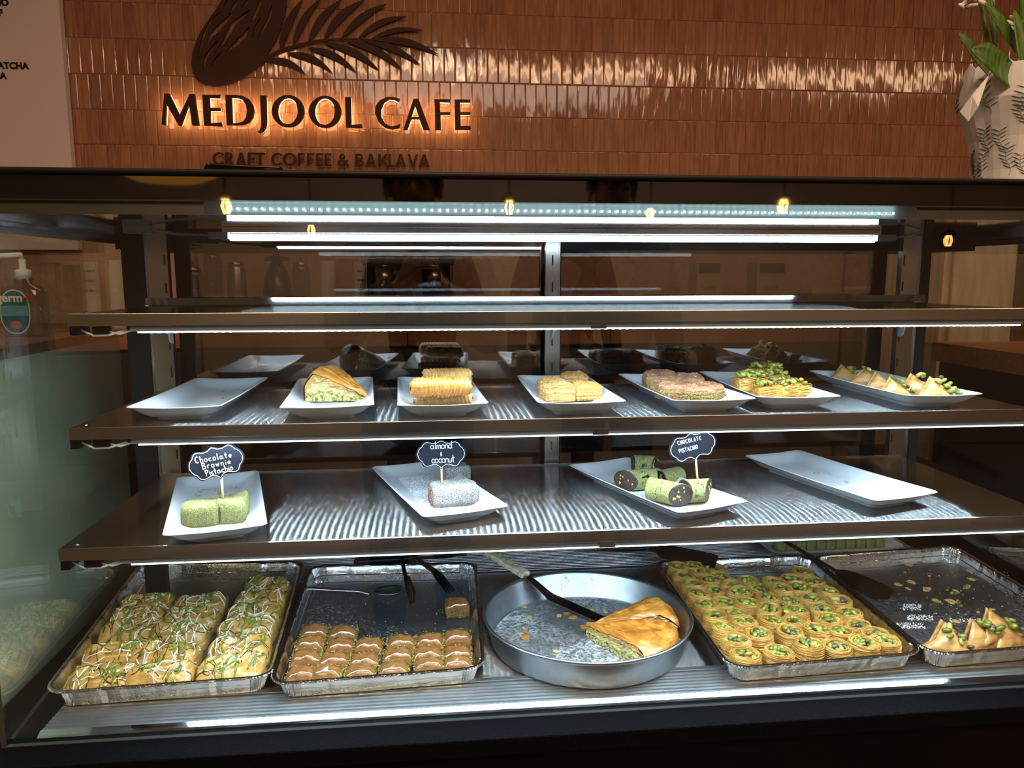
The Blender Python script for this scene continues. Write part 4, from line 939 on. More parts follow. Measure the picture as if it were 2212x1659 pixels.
o = sprinkle('pastry_crumbs', M['flake'], scatter_px(1940, 1230, 2180, 1330, ZF+.0004, 90), rr, .0006, .0022, None); tag(o, 'pale crumbs scattered over the floor of the nearly empty tray', 'crumbs')
o = sprinkle('sugar_smears', M['coco_bit'], scatter_px(1950, 1305, 1990, 1318, ZF+.0002, 130)+scatter_px(1960, 1328, 2016, 1340, ZF+.0002, 150)+scatter_px(1935, 1345, 1998, 1358, ZF+.0002, 130)+scatter_px(2050, 1336, 2132, 1344, ZF+.0002, 100), rr, .0006, .0018, None); tag(o, 'whitish syrup smears on the floor of the nearly empty tray', 'crumbs')
# ---------------------------------------------------------------- pastry wedges (round pan, second plate)
def wedge(name, lab, c, a0, a1, R, h0, h1, seed, rz=0, lobes=2, z=0.0, faces=(True, True)):
    t = thing(name, lab, 'pastry', (c[0], c[1], z), rz); r = random.Random(seed); nu, nv = 34, 30
    def top(f, g):       # f: 0 tip .. 1 rim, g: 0..1 across
        dome = h0+(h1-h0)*min(1, f*1.25)**.85; e = max(0, (f-.78)/.22); lob = .006*abs(math.sin(math.pi*lobes*g))*min(1, f*1.5)
        edge = max(0, (abs(g-.5)-.42)/.08)
        return dome*(1-.38*e**1.8)+lob-.004*edge+.0034*fbm(f*5+seed, g*5)+.0024*fbm(f*11, g*13+seed)+.0012*fbm(f*25, g*30+seed)
    mb = MB(); mb.smooth = True; vs = []; fs = []
    for i in range(nu+1):
        for j in range(nv+1):
            f, g = max(.02, i/nu), j/nv; a = a0+(a1-a0)*g; q = R*f*(1+.012*fbm(g*6, seed)); vs.append((q*math.cos(a), q*math.sin(a), top(f, g)))
    for i in range(nu):
        for j in range(nv): k = i*(nv+1)+j; fs.append((k, k+nv+1, k+nv+2, k+1))
    b = len(vs)     # outer wall
    for l in range(1, 4):
        for j in range(nv+1):
            x, y, zz = vs[nu*(nv+1)+j]; f = 1-l/3; o = 1+.02*math.sin(math.pi*f); vs.append((x*o, y*o, zz*f))
    for l in range(3):
        for j in range(nv):
            p = (nu*(nv+1)+j) if l == 0 else b+(l-1)*(nv+1)+j; q = b+l*(nv+1)+j; fs.append((p, q, q+1, p+1))
    mb.add(vs, fs); mb.obj('crust', M['phyllo_gold'], t)
    bands = [('pistachio_filling', 'filling', 0, .42), ('cream_layer', 'cream', .38, .72), ('pastry_layer', 'phyllo_pale', .66, .99)]
    for nm, m, b0, b1 in bands:
        mb = MB(); vs = []; fs = []
        for g, sgn in ((0, -1), (1, 1)):
            o = len(vs); a = a0+(a1-a0)*g; nx, ny = sgn*-math.sin(a), sgn*math.cos(a); nk = 5
            for i in range(nu+1):
                f = max(.03, i/nu); H = top(f, g)-.001
                for k in range(nk):
                    zz = H*(b0+(b1-b0)*k/(nk-1)); pr = r.uniform(-.0016, .0022)-.0008*(b0 > .2); q = R*f*.985; vs.append((q*math.cos(a)+nx*pr, q*math.sin(a)+ny*pr, zz))
            for i in range(nu):
                for k in range(nk-1): p = o+i*nk+k; fs.append((p, p+nk, p+nk+1, p+1) if g == 0 else (p+1, p+nk+1, p+nk, p))
        mb.add(vs, fs); mb.obj(nm, M[m], t)
    return t
rr = random.Random(23)
M['filling'] = mat2('pistachio_cream_filling', '#5a5f28', '#b5ad70', 230, .7, lo=.4, hi=.56, bump=.8, dist=.003)
pz = ZD+.0055
wedge('puff_wedge', 'golden puff pastry wedge with cut pistachio side in the round pan', (PC.x-.002, PC.y+.004), math.radians(-62), math.radians(-13), .157, .022, .040, 3, z=pz, lobes=2)
wedge('puff_wedge', 'domed golden puff pastry wedge behind the cut one in the round pan', (PC.x+.012, PC.y+.004), math.radians(-12), math.radians(24), .147, .02, .046, 8, z=pz, lobes=1)
for (cx, cy, s_) in [(320, 620, .007), (525, 865, .010), (530, 810, .008), (525, 600, .006), (820, 675, .006), (885, 655, .008), (940, 690, .009), (1030, 770, .009), (1100, 630, .006), (1320, 640, .007), (1215, 640, .006), (800, 980, .006), (565, 690, .006)]:
    flake('pastry_flake', 1000+cx*.2532, 1160+cy*.2532, pz, s_*.75, M['phyllo_gold'] if s_ > .006 else M['flake'], '%s golden flake %s of the round pan floor' % ('large' if s_ > .0075 else 'middling' if s_ > .0065 else 'small', 'on the spoon tray side' if cx < 500 else 'near the pastry tip' if cx > 1000 else 'in the middle' if cy < 760 else 'near the front')+(' beside the spatula' if cy < 700 and 700 < cx < 1000 else ''), 'pastry flakes in the round pan')
def on_wall(px, py):     # far inner wall of the pan
    d = ray(px, py); best = None
    for k in range(200):
        y = 1.2+.2*k/199; p = d*(y/d.y); rad = math.hypot(p.x-PC.x, p.y-PC.y); zz = p.z-ZD
        if rad >= .165+.2*max(0, zz)-.002: return p
    return p
o = sprinkle('golden_crumbs', M['phyllo_gold'], [tuple(on_wall(1000+x*.2532+rr.uniform(-4, 4), 1160+y*.2532+rr.uniform(-6, 6))) for x, y in [(885, 355)]*14+[(850, 430)]*8+[(925, 455)]*5+[(1100, 345)]*6+[(845, 465)]*3], rr, .001, .0028, None); tag(o, 'brown crumbs stuck to the far inner wall of the round pan', 'crumbs')
o = sprinkle('green_crumbs', M['crumb_green'], scatter_px(1060, 1290, 1330, 1400, pz, 70, lambda x, y: ((x-1265)/190)**2+((y-1345)/75)**2 < 1), rr, .0008, .0022, None); tag(o, 'small green and yellow crumbs on the floor of the round pan', 'crumbs')
# second plate: wedge with its cut side to the front
p = on(792, 868, Z2+.008); f2 = Z2+.008
wedge('puff_wedge', 'layered puff pastry wedge with green base on the white plate', (p.x+.002, p.y+.008), math.radians(126), math.radians(178), .104, .008, .050, 5, z=f2, lobes=1)
# ---------------------------------------------------------------- third plate: crinkled rolls
def roll_mesh(L, R, seed, m):
    mb = MB(); mb.smooth = True; r = random.Random(seed); nu, nv = 120, 26; ph = [r.uniform(0, 6) for _ in range(6)]; vs = []; fs = []
    wr = [0]
    while len(wr) <= nu: wr.append(wr[-1]+r.uniform(.2, 1.3))
    am = [r.uniform(.4, 1.3) for _ in range(nu+1)]
    for i in range(nu+1):
        f = i/nu; x = (f-.5)*L; e = 1-abs(f*2-1)**14*.55
        for j in range(nv):
            a = 2*math.pi*j/nv; w = am[i]*math.sin(wr[i]*1.15+1.6*math.sin(a+ph[0])+.9*math.sin(2*a+ph[1])+.7*fbm(f*9, a*1.5, seed)); q = R*e*(1+.095*w+.05*fbm(f*6, a, seed))
            vs.append((x+.0012*math.sin(a*3+ph[2]), q*math.cos(a), q*math.sin(a)*.94))
    for i in range(nu):
        for j in range(nv): k = (j+1) % nv; fs.append((i*nv+j, i*nv+k, (i+1)*nv+k, (i+1)*nv+j))
    fs.append(tuple(range(nv))); fs.append(tuple(nu*nv+k for k in range(nv-1, -1, -1)))
    mb.add(vs, fs); return mb.mesh('crinkled_roll', M[m])
g = 'crinkled rolls on the third plate'
for k, (px, py, hz, L, R, m, rz, lab) in enumerate([(958, 862, .0165, .094, .0140, 'phyllo_pale', .02, 'pale crinkled pastry roll at the front of the stack'), (953, 836, .040, .096, .0165, 'phyllo_gold', .05, 'golden crinkled pastry roll on top of the pale one'), (966, 812, .043, .085, .014, 'phyllo_tan', .1, 'darker crinkled pastry roll at the back of the stack'), (950, 838, .0155, .09, .0135, 'phyllo_tan', .03, 'crinkled pastry roll under the golden one, mostly hidden')]):
    p = on(px, py, Z2+hz); tag(link('crinkled_roll', roll_mesh(L, R, k, m), None, p, rz), lab, 'pastry', g)
# ---------------------------------------------------------------- fourth plate: pale baklava squares
def square_mesh(seed, w, d, h, m, pw=6):
    mb = MB(); mb.smooth = False
    def top(u, v): e = max(abs(u), abs(v)); return h-.006*max(0, (e-.5)/.5)**1.6+.0035*fbm(u*1.6+seed, v*1.6)+.0012*math.sin((u*.7+v)*11+seed)*(1-e)
    slab(mb, w, d, top, 20, 18, pw, 0, .0010, seed, .02, 13, .032); return mb.mesh('baklava_square', M[m])
for k, (px, py, w, d, h, m, lab) in enumerate([(1207, 857, .049, .040, .029, 'phyllo_pale', 'pale flaky baklava square at the front near the first corner of its plate'), (1190, 843, .045, .04, .028, 'phyllo_tan', 'darker flaky baklava square half hidden behind the front one'),
    (1258, 852, .042, .038, .026, 'phyllo_yellow', 'yellow baklava square in the middle of the plate'), (1303, 853, .050, .045, .027, 'phyllo_yellow', 'broad yellow baklava square at the front, beside the empty plate rim'), (1262, 832, .048, .042, .030, 'phyllo_tan', 'dull tan baklava square at the back of the group')]):
    p = on(px, py, Z2+.014); tag(link('baklava_square', square_mesh(20+k, w, d, h, m), None, on_plate('P4', p, w/2, d/2, .002), PL['P4'].rotation_euler.z+rr.uniform(-.1, .1)), lab, 'baklava', 'pale baklava on the fourth plate')
# fifth plate: pinkish baklava with green sides
for k, (px, py, w, d, h, lab) in enumerate([(1424, 836, .056, .045, .036, 'tall domed brown baklava at the back corner of the plate, green sided'), (1440, 853, .056, .04, .027, 'brown baklava at the front corner with bright green side'), (1508, 856, .052, .04, .024, 'brown baklava in the middle of the front, green below'), (1558, 852, .048, .045, .026, 'brown baklava at the far end of the group beside bare plate'), (1498, 836, .052, .042, .030, 'darker brown baklava at the back of the group')]):
    p = on(px, py, Z2+.014); o = tag(link('baklava_square', square_mesh(40+k, w, d, h, 'phyllo_pink', 5), None, on_plate('P5', p, w/2, d/2, .002), PL['P5'].rotation_euler.z+rr.uniform(-.1, .05)), lab, 'baklava', 'green sided baklava on the fifth plate')
    pts = []
    for q in range(230):
        if rr.random() < .6: pts.append((rr.uniform(-.5, .5)*w, -d*.5-rr.uniform(-.001, .001), rr.uniform(.001, h*.62)))
        else: pts.append((rr.choice((-1, 1))*w*.5, rr.uniform(-.5, .5)*d, rr.uniform(.001, h*.6)))
    sprinkle('pistachio_crumbs', M['crumb_green'], pts, rr, .0010, .0023, o)
# sixth plate: kataifi squares heaped with pistachios
def kat_mesh(seed, w, d, h):
    r = random.Random(seed); mb = MB(); mb.smooth = True
    slab(mb, w*.96, d*.96, lambda u, v: h*.94-.002*(u*u+v*v), 6, 6, 7, 0, .0004, seed)
    for k in range(70):
        z = r.uniform(.001, h); x0 = r.uniform(-.5, .1)*w; L = r.uniform(.3, .9)*w; s_ = r.choice((-1, -1, 1)); n = 7; ph = r.uniform(0, 6); yy = s_*d*.5; top_ = z > h*.93
        pts = []
        for i in range(n+1):
            f = i/n; x = min(w*.53, x0+L*f); y = (yy if not top_ else r.uniform(-.5, .5)*d)+.0012*math.sin(f*6+ph); pts.append((x, y, max(.0006, min(h+.001, z+.002*math.sin(f*5+ph*2)))))
        mb.tube(pts, .0006, 4, cap=False)
    for k in range(40):
        z = r.uniform(.001, h); s_ = r.choice((-1, 1)); y0 = r.uniform(-.5, .2)*d; ph = r.uniform(0, 6)
        mb.tube([(s_*w*.5+.001*math.sin(i+ph), min(d*.52, y0+d*.1*i), max(.0006, z+.0015*math.sin(i*1.3+ph))) for i in range(6)], .0006, 4, cap=False)
    return mb.mesh('kataifi_square', M['kataifi_pale'])
for k, (px, py, w, d, h, n, lab) in enumerate([(1608, 846, .055, .045, .030, 26, 'kataifi square at the near corner of its plate under a high heap of pistachios'), (1662, 853, .052, .042, .020, 16, 'kataifi square in the middle of the front with a few pistachios'), (1728, 853, .052, .042, .022, 10, 'kataifi square at the far front end of the group'), (1655, 832, .052, .044, .036, 26, 'kataifi square at the back with dark green pistachio heap'), (1712, 837, .052, .044, .026, 22, 'kataifi square at the back behind the far front one')]):
    p = on(px, py, Z2+.010); o = tag(link('kataifi_square', kat_mesh(60+k, w, d, h), None, on_plate('P6', p, w/2, d/2, .002), PL['P6'].rotation_euler.z+rr.uniform(-.1, .1)), lab, 'pastry', 'kataifi squares on the sixth plate')
    for q in range(round(n*1.7)): a, b = rr.uniform(-.45, .45), rr.uniform(-.45, .45); nut_at((a*w, b*d, h+.001+rr.uniform(0, .012)*(1-1.6*max(abs(a), abs(b)))), o, rr, 1.0)
# seventh plate: folded pastries
for k, (px, py, rz, sc, n, lab) in enumerate([(1826, 812, -.5, .95, 8, 'dull folded pastry at the back end of the row on its plate'), (1866, 822, -.45, 1.0, 11, 'folded pastry with a sharp golden corner, second in the row'), (1905, 830, -.2, .95, 7, 'pale wrinkled folded pastry, third in the row'), (1936, 842, -.15, .9, 7, 'low folded pastry, fourth in the row, nuts at its front'), (1983, 840, -.5, 1.05, 13, 'folded pastry topped with bright green pistachios, fifth in the row'), (2030, 852, -.25, 1.1, 14, 'folded pastry at the front end of the row, heaped with pistachios')]):
    q_ = on_plate('P7', on(px, py, Z2+.018), .028, .03); o = folded(px, py, q_.z, rz, lab, 'folded pastries on the seventh plate', sc*.9, n, 1); o.location = q_
# crumbs on plates
def crumbs_px(name, m, pts, zl, lab, s0, s1, k=None, clampit=True):
    out = []
    for x, y in pts:
        p = on(x, y, zl)
        if k:
            q = on_plate(k, p, .054-.044, .146-.134, .0002)
            if (q.xy-p.xy).length > 1e-5 and not clampit: continue
            p = q+Vector((rr.uniform(-.002, .002), rr.uniform(-.002, .002), 0)) if (q.xy-p.xy).length > 1e-5 else q
        out.append(tuple(p))
    o = sprinkle(name, M[m], out, rr, s0, s1, None); return tag(o, lab, 'crumbs')
def C6(l): return [(x*.3345+rr.uniform(-1, 1), 700+y*.3345+rr.uniform(-.5, .5)) for x, y in l]
crumbs_px('green_crumbs', 'crumb_green', C6([(1450, 388), (1440, 435), (1445, 440), (1550, 420), (1560, 432), (1545, 428), (1440, 478), (1436, 482), (1125, 487), (1120, 490), (1076, 472), (1006, 488)]), Z2+.0068, 'green crumbs on the empty plate of the upper plate shelf', .0012, .003, 'P1')
def blob(cx, cy, sx, sy, n): return [(cx+rr.gauss(0, sx), cy+rr.gauss(0, sy)) for _ in range(n)]
crumbs_px('green_crumbs', 'crumb_green', blob(430, 1056, 16, 4, 90)+blob(475, 1062, 6, 9, 90)+blob(515, 1048, 14, 5, 80)+blob(420, 1070, 14, 3, 30)+blob(537, 1105, 5, 18, 30), Z3+.0068, 'green dust scattered on the plate with the brownies', .0006, .0016, 'Q1', False)
crumbs_px('coconut_flakes', 'coco_bit', [q for q in blob(885, 1040, 34, 16, 1500) if q[0] > 838+(q[1]-1010)*.9 and q[1] > 1003]+blob(918, 1092, 14, 8, 260), Z3+.0068, 'white coconut flakes strewn over the plate', .0006, .0015, 'Q2', False)
crumbs_px('green_crumbs', 'crumb_green', [(1472+x*.3345+rr.uniform(-8, 8), 700+y*.3345+rr.uniform(-2.5, 2.5)) for x, y in [(600, 900)]*12+[(620, 905)]*8+[(740, 888)]*8+[(795, 902)]*2+[(870, 915)]*5+[(890, 912)]*3+[(868, 960)]*6+[(970, 962)]*9+[(1055, 972)]*8+[(1090, 1000)]*3+[(1155, 1005)]+[(1050, 1025)]*4+[(1195, 1047)]*2+[(1345, 1037)]+[(1475, 1090)]*5+[(1440, 1087)]*2+[(1290, 1132)]], Z3+.0068, 'green crumbs in a trail along the empty plate of the lower plate shelf', .0009, .0028, 'Q4')
# ---------------------------------------------------------------- lower plates: brownies, coconut bars, chocolate rolls
f3 = Z3+.0066
M['coco_cut'] = mat2('brown_cut_cake', '#4e2f20', '#b08a72', 330, .8, lo=.42, hi=.7, bump=.7, dist=.002)
def dusted(name, px, py, w, d, h, rz, m, lab, grp, seed, cut=None, cm='choc', pw=7, zc=.014, tilt=0.0, off=0.0):
    mb = MB(); mb.smooth = True
    slab(mb, w, d, lambda u, v: h+tilt*u*v-.004*max(0, (max(abs(u), abs(v))-.8)/.2)**2+.0012*fbm(u*3+seed, v*3), 16, 14, pw, 0, .0009, seed, .02)
    p = on(px, py, f3+zc); o = tag(mb.obj(name, M[m], None, loc=(p.x, p.y+off, f3), rz=rz), lab, 'sweet', grp)
    if cut:
        mb = MB(); slab(mb, d*.84, h*.84, lambda u, v: .002+.0006*fbm(u*4, v*4+seed), 10, 8, 6, 0, .0005, seed); c = mb.obj('cut_face', M[cm], o)
        c.matrix_local = Matrix.Translation((cut*w*.497, 0, h*.5)) @ Matrix.Rotation(cut*math.pi/2, 4, 'Y') @ Matrix.Rotation(math.pi/2, 4, 'Z')
    return o
dusted('brownie', 430, 1114, .053, .046, .031, .18, 'pist_dust', 'dark green dusted brownie nearer the end pane', 'green brownies', 1, 1, off=.012, pw=4)
dusted('brownie', 499, 1106, .040, .050, .033, .08, 'pist_dust', 'light green dusted brownie pierced by the sign stick', 'green brownies', 2, -1, tilt=.006, off=.012)
dusted('coconut_bar', 980, 1072, .074, .046, .033, .16, 'coconut', 'white coconut coated bar at the front with brown cut end', 'coconut bars', 3, -1, cm='coco_cut', off=.012)
dusted('coconut_bar', 985, 1022, .046, .036, .028, .3, 'coconut', 'grey coconut coated bar behind the front one', 'coconut bars', 4, off=.006)
def choc_roll(px, py, ax, L, R, lab, seed, zc=None, ends=(1,), sk=0.0):
    zc = zc or R*.95; p = on(px, py, f3+zc); r = random.Random(seed); ang = math.atan2(ax[1], ax[0])
    t = thing('chocolate_roll', lab, 'sweet', (p.x, p.y, f3), ang, 'green dusted chocolate rolls')
    mb = MB(); mb.smooth = True; nu, nv = 14, 28
    vs = [((i/nu-.5)*L+sk*R*math.cos(2*math.pi*j/nv)*(1 if i > nu/2 else -.4)+r.uniform(-.0005, .0005), R*math.cos(2*math.pi*j/nv)*(1+r.uniform(-.012, .012)), zc+R*.95*math.sin(2*math.pi*j/nv)*(1+r.uniform(-.012, .012))) for i in range(nu+1) for j in range(nv)]
    fs = [(i*nv+j, i*nv+(j+1) % nv, (i+1)*nv+(j+1) % nv, (i+1)*nv+j) for i in range(nu) for j in range(nv)]
    mb.add(vs, fs); mb.obj('dusted_coat', M['pist_dust'], t)
    for e in (1, -1):
        mb = MB(); i0 = nu if e > 0 else 0; ring_ = [Vector(vs[i0*nv+j]) for j in range(nv)]; c = sum(ring_, Vector())/nv
        vv = [c+(q-c)*1.0+Vector((-e*.0002, 0, 0)) for q in ring_]+[c+(q-c)*.93+Vector((e*.0012, 0, 0)) for q in ring_]+[c+(q-c)*.5+Vector((e*r.uniform(.0002, .0016), 0, 0)) for q in ring_]+[c+Vector((e*.0008, 0, 0))]
        ff = []
        for j in range(nv):
            k = (j+1) % nv
            for a, b in ((0, nv), (nv, 2*nv)): ff.append((a+j, a+k, b+k, b+j) if e > 0 else (a+k, a+j, b+j, b+k))
            ff.append((2*nv+j, 2*nv+k, 3*nv) if e > 0 else (2*nv+k, 2*nv+j, 3*nv))
        mb.add(vv, ff); cf = mb.obj('cut_face', M['choc'], t)
        if e in ends:
            for q in range(8):
                a = r.uniform(0, 6.28); d_ = R*.72*math.sqrt(r.random()); s_ = r.uniform(.0016, .0034); mb = MB(); mb.smooth = True; mb.ell((0, 0, 0), (.0011, s_, s_*r.uniform(.8, 1)), 8, 6)
                k = sk*d_*math.cos(a); mb.obj('nut_piece', M['hazel'], cf, loc=(c.x+e*.0009+k, d_*math.cos(a), zc+d_*math.sin(a)*.95))
    return t
choc_roll(1436, 1062, (.62, -.70), .058, .0195, 'front chocolate roll, its wide dark nutty end facing out', 1, ends=(1,), sk=.55)
choc_roll(1385, 1036, (-.95, -.12), .056, .0185, 'chocolate roll at the plate edge, slanted dark end toward the empty rim', 2, ends=(1,), sk=-.8)
choc_roll(1392, 1003, (.92, -.22), .04, .017, 'chocolate roll raised at the back of the pile', 3, zc=.024, ends=(1,), sk=.5)
choc_roll(1447, 1030, (-.8, -.45), .048, .0155, 'small chocolate roll lying between the others at the back', 4, ends=(1,))
choc_roll(1505, 1060, (.96, .05), .040, .0200, 'chocolate roll pierced by the sign stick, grey nutty end outward', 5, ends=(1,), sk=.7)
# ---------------------------------------------------------------- chalkboard signs on sticks
half = [(0, -450), (60, -430), (150, -372), (280, -360), (400, -395), (480, -408), (560, -370), (615, -300), (640, -250), (700, -210), (762, -120), (790, 0), (762, 120), (700, 210), (640, 250), (612, 312), (560, 390), (470, 428), (370, 400), (250, 360), (150, 372), (60, 430), (0, 492)]
outl = [(x/800, -y/800) for x, y in half]+[(-x/800, -y/800) for x, y in half[::-1][1:-1]]
def A2(cx, cy, rx, ry, a0, a1, n=10): return [(cx+rx*math.cos(math.radians(a0+(a1-a0)*k/n)), cy+ry*math.sin(math.radians(a0+(a1-a0)*k/n))) for k in range(n+1)]
HW = {'a': [A2(.25, .25, .22, .25, 60, 400), [(.46, .5), (.46, .12), (.54, 0), (.6, .05)]], 'c': [A2(.28, .25, .24, .25, 50, 310)], 'd': [A2(.25, .25, .22, .25, 60, 400), [(.48, 1), (.46, .1), (.54, 0)]], 'e': [[(.06, .25), (.44, .3)]+A2(.26, .27, .2, .23, 10, 310)],
 'h': [[(.08, 1), (.08, 0)], [(.08, .3)]+A2(.26, .3, .17, .2, 170, 0)+[(.44, 0)]], 'i': [[(.1, .5), (.1, 0)], [(.1, .72), (.11, .76)]], 'l': [[(.1, 1), (.1, .02), (.16, 0)]], 'm': [[(.05, .5), (.05, 0)], [(.05, .3)]+A2(.19, .32, .13, .18, 170, 0)+[(.33, 0)], [(.33, .3)]+A2(.47, .32, .13, .18, 170, 0)+[(.61, 0)]],
 'n': [[(.05, .5), (.05, 0)], [(.05, .3)]+A2(.24, .31, .18, .19, 170, 0)+[(.43, 0)]], 'o': [A2(.26, .25, .23, .26, 90, 450, 14)], 'r': [[(.06, .5), (.06, 0)], [(.06, .28)]+A2(.24, .3, .17, .2, 160, 50, 6)], 's': [A2(.22, .38, .15, .13, 40, 260, 8)+A2(.22, .12, .17, .13, 80, -140, 8)],
 't': [[(.2, .9), (.2, .08), (.3, 0)], [(.02, .56), (.4, .6)]], 'u': [[(.05, .5), (.06, .15)]+A2(.22, .15, .16, .15, 180, 340, 6)+[(.42, .5)], [(.42, .5), (.43, 0)]], 'w': [[(.03, .5), (.14, 0), (.28, .42), (.42, 0), (.56, .5)]], '&': [[(.45, .75), (.15, .6), (.4, .45), (.1, .25), (.35, .05), (.5, .3)], [(.28, .95), (.26, -.1)]],
 'C': [A2(.34, .5, .32, .5, 50, 310, 14)], 'B': [[(.08, 1), (.08, 0)], [(.08, 1)]+A2(.25, .77, .25, .23, 80, -90, 8)+[(.1, .53)]+A2(.28, .27, .3, .27, 90, -90, 8)+[(.08, 0)]], 'P': [[(.08, 1), (.1, 0)], [(.08, .98)]+A2(.25, .74, .28, .25, 80, -90, 9)+[(.09, .48)]], 'H': [[(.06, 1), (.06, 0)], [(.46, 1), (.46, 0)], [(.06, .5), (.46, .52)]],
 'O': [A2(.3, .5, .26, .5, 90, 450, 16)], 'L': [[(.08, 1), (.08, .02), (.48, .02)]], 'A': [[(.02, 0), (.28, 1), (.52, 0)], [(.12, .36), (.44, .36)]], 'T': [[(.26, .96), (.26, 0)], [(0, .98), (.54, 1)]], 'E': [[(.5, .94), (.2, .98), (.08, .7), (.3, .54), (.06, .3), (.16, .03), (.5, .08)]], 'I': [[(.1, 1), (.1, 0)]], 'S': [A2(.26, .76, .22, .23, 40, 265, 9)+A2(.26, .26, .24, .26, 85, -140, 9)]}
def sign(px, py, bx, by, zb, wpx, tilt, lines, lab, stick_to, sw=.0008, lean=0.0):
    b = on(bx, by, zb); y = b.y; c = at_y(px, py, y); hw = wpx/2/FPX*y
    t = thing('chalkboard_sign', lab, 'sign', b, 0, 'chalkboard name signs')
    loc = Matrix.Translation(c-b) @ Matrix.Rotation(-tilt, 4, 'Y')
    me = setmat(flat_poly([[(x*hw, z*hw) for x, z in outl]], .0026), M['chalk']); bd = link('board', me, t); bd.matrix_local = loc
    mb = MB(); mb.tube([(x*hw*.93, -.0014, z*hw*.925) for x, z in outl], .0008, 5, closed=True, flat=.5); mb.obj('white_outline', M['chalkink'], bd)
    tip = loc @ Vector((0, .0008, -.60*hw)); mb = MB(); mb.smooth = True; mb.tube([(tip.x, tip.y, tip.z+.004), (0, 0, -.006)], .0017, 8); mb.obj('stick', M['bamboo'], t)
    for (txt, x, z, hgt, rot, adv) in lines:
        mb = MB(); mb.smooth = True; cx = x*hw
        for ch in txt:
            g_ = HW[ch]; wmax = max(q[0] for st in g_ for q in st)
            for st in g_:
                pts = []
                for q in st:
                    X = cx-x*hw+q[0]*hgt*hw*.9; Z = q[1]*hgt*hw; pts.append((x*hw+X*math.cos(rot)-Z*math.sin(rot), -.0015, z*hw+X*math.sin(rot)+Z*math.cos(rot)))
                mb.tube(pts, sw, 5, flat=.6)
            cx += (wmax*.9+adv)*hgt*hw
        mb.obj('lettering', M['chalkink'], bd)
    return t
sign(467, 998, 482, 1084, f3+.030, 124, math.radians(14), [('Chocolate', -.66, .14, .215, -.09, .26), ('Brownie', -.50, -.12, .215, -.07, .30), ('Pistachio', -.46, -.39, .215, -.02, .15)], 'chalkboard sign reading Chocolate Brownie Pistachio over the brownies', 0, .00095)
sign(953, 980, 955, 1046, f3+.031, 112, 0, [('almond', -.42, .20, .30, .02, .06), ('&', -.05, -.08, .17, 0, .1), ('coconut', -.38, -.36, .31, .02, .02)], 'chalkboard sign reading almond & coconut above the coconut bars', 0, .00085)
sign(1496, 963, 1508, 1036, f3+.036, 114, math.radians(14), [('CHOCOLATE', -.58, .20, .15, -.04, .27), ('PISTACHIO', -.60, -.14, .155, -.02, .2)], 'chalkboard sign in capitals over the chocolate rolls', 0, .00075)
# ---------------------------------------------------------------- utensils
def strip(mb, pts, w, th, up_=(0, 0, 1)):
    """flat bar along pts, width w (list or number) lying level"""
    P = [Vector(p) for p in pts]; n = len(P); vs = []; fs = []
    for i in range(n):
        t_ = (P[min(n-1, i+1)]-P[max(0, i-1)]).normalized(); s_ = t_.cross(Vector(up_)).normalized(); u = s_.cross(t_); ww = (w[i] if isinstance(w, (list, tuple)) else w)/2
        for a, b in ((-1, -1), (1, -1), (1, 1), (-1, 1)): vs.append(P[i]+s_*(a*ww)+u*(b*th/2))
    for i in range(n-1):
        for k in range(4): q = (k+1) % 4; fs.append((i*4+k, i*4+q, i*4+4+q, i*4+4+k))
    fs += [(3, 2, 1, 0), (4*n-4, 4*n-3, 4*n-2, 4*n-1)]; return mb.add(vs, fs)
t = thing('offset_spatula', 'offset spatula with worn cream handle resting in the round pan', 'spatula', (0, 0, 0))
h0, h1 = on(1052, 1190, -.552), on(1136, 1242, -.5655)
mb = MB(); strip(mb, [h0, h0.lerp(h1, .3), h0.lerp(h1, .7), h1], [.026, .024, .021, .022], .011); bevel(mb.obj('handle', M['handle'], t), .003, 3)
k1, k2 = on(1190, 1290, -.603), on(1302, 1340, -.6165)
mb = MB(); strip(mb, [h1.lerp(h0, .06), h1.lerp(k1, .35), h1.lerp(k1, .85), k1, k1.lerp(k2, .15), k2], [.015, .021, .026, .027, .027, .027], .0014); mb.obj('blade', M['blacksteel'], t)
t = thing('serving_fork', 'black plastic serving fork with its tines on the single baklava square', 'fork', (0, 0, 0))
a, b, c = on(886, 1197, -.565), on(938, 1234, -.588), on(960, 1258, -.598)
mb = MB(); strip(mb, [a, a.lerp(b, .5), b, b.lerp(c, .5)], [.009, .011, .014, .020], .004); bevel(mb.obj('handle', M['blackplastic'], t), .0012)
d = on(974, 1279, -.606)
for k in range(4):
    o_ = (c-b).normalized().cross(Vector((0, 0, 1)))*((k-1.5)*.0055); mb = MB(); strip(mb, [b.lerp(c, .45)+o_, c.lerp(d, .5)+o_, d+o_], [.0036, .003, .0018], .0025); mb.obj('tine', M['blackplastic'], t)
t = thing('tongs_arm', 'thin black tongs standing in the second foil tray', 'tongs', (0, 0, 0))
a, b, c = on(866, 1202, -.56), on(876, 1246, -.588), on(889, 1304, -.6225)
mb = MB(); strip(mb, [a, b, b.lerp(c, .6), c], [.007, .008, .009, .004], .003); mb.obj('arm', M['blackplastic'], t)
mb = MB(); strip(mb, [b+Vector((.004, .004, 0)), b.lerp(c, .6)+Vector((.010, .004, 0)), c+Vector((.004, .003, .001))], [.006, .006, .003], .002); mb.obj('arm', M['blacksteel'], t)
M['spoonsteel'] = mat('dull_spoon_steel', (.62, .60, .57), .33, 1)
t = thing('spoon', 'dark steel spoon lying across the back of the second foil tray', 'spoon', (0, 0, 0))
a, b, c = on(664, 1270, -.597), on(775, 1277, -.608), on(797, 1283, ZF+.006)
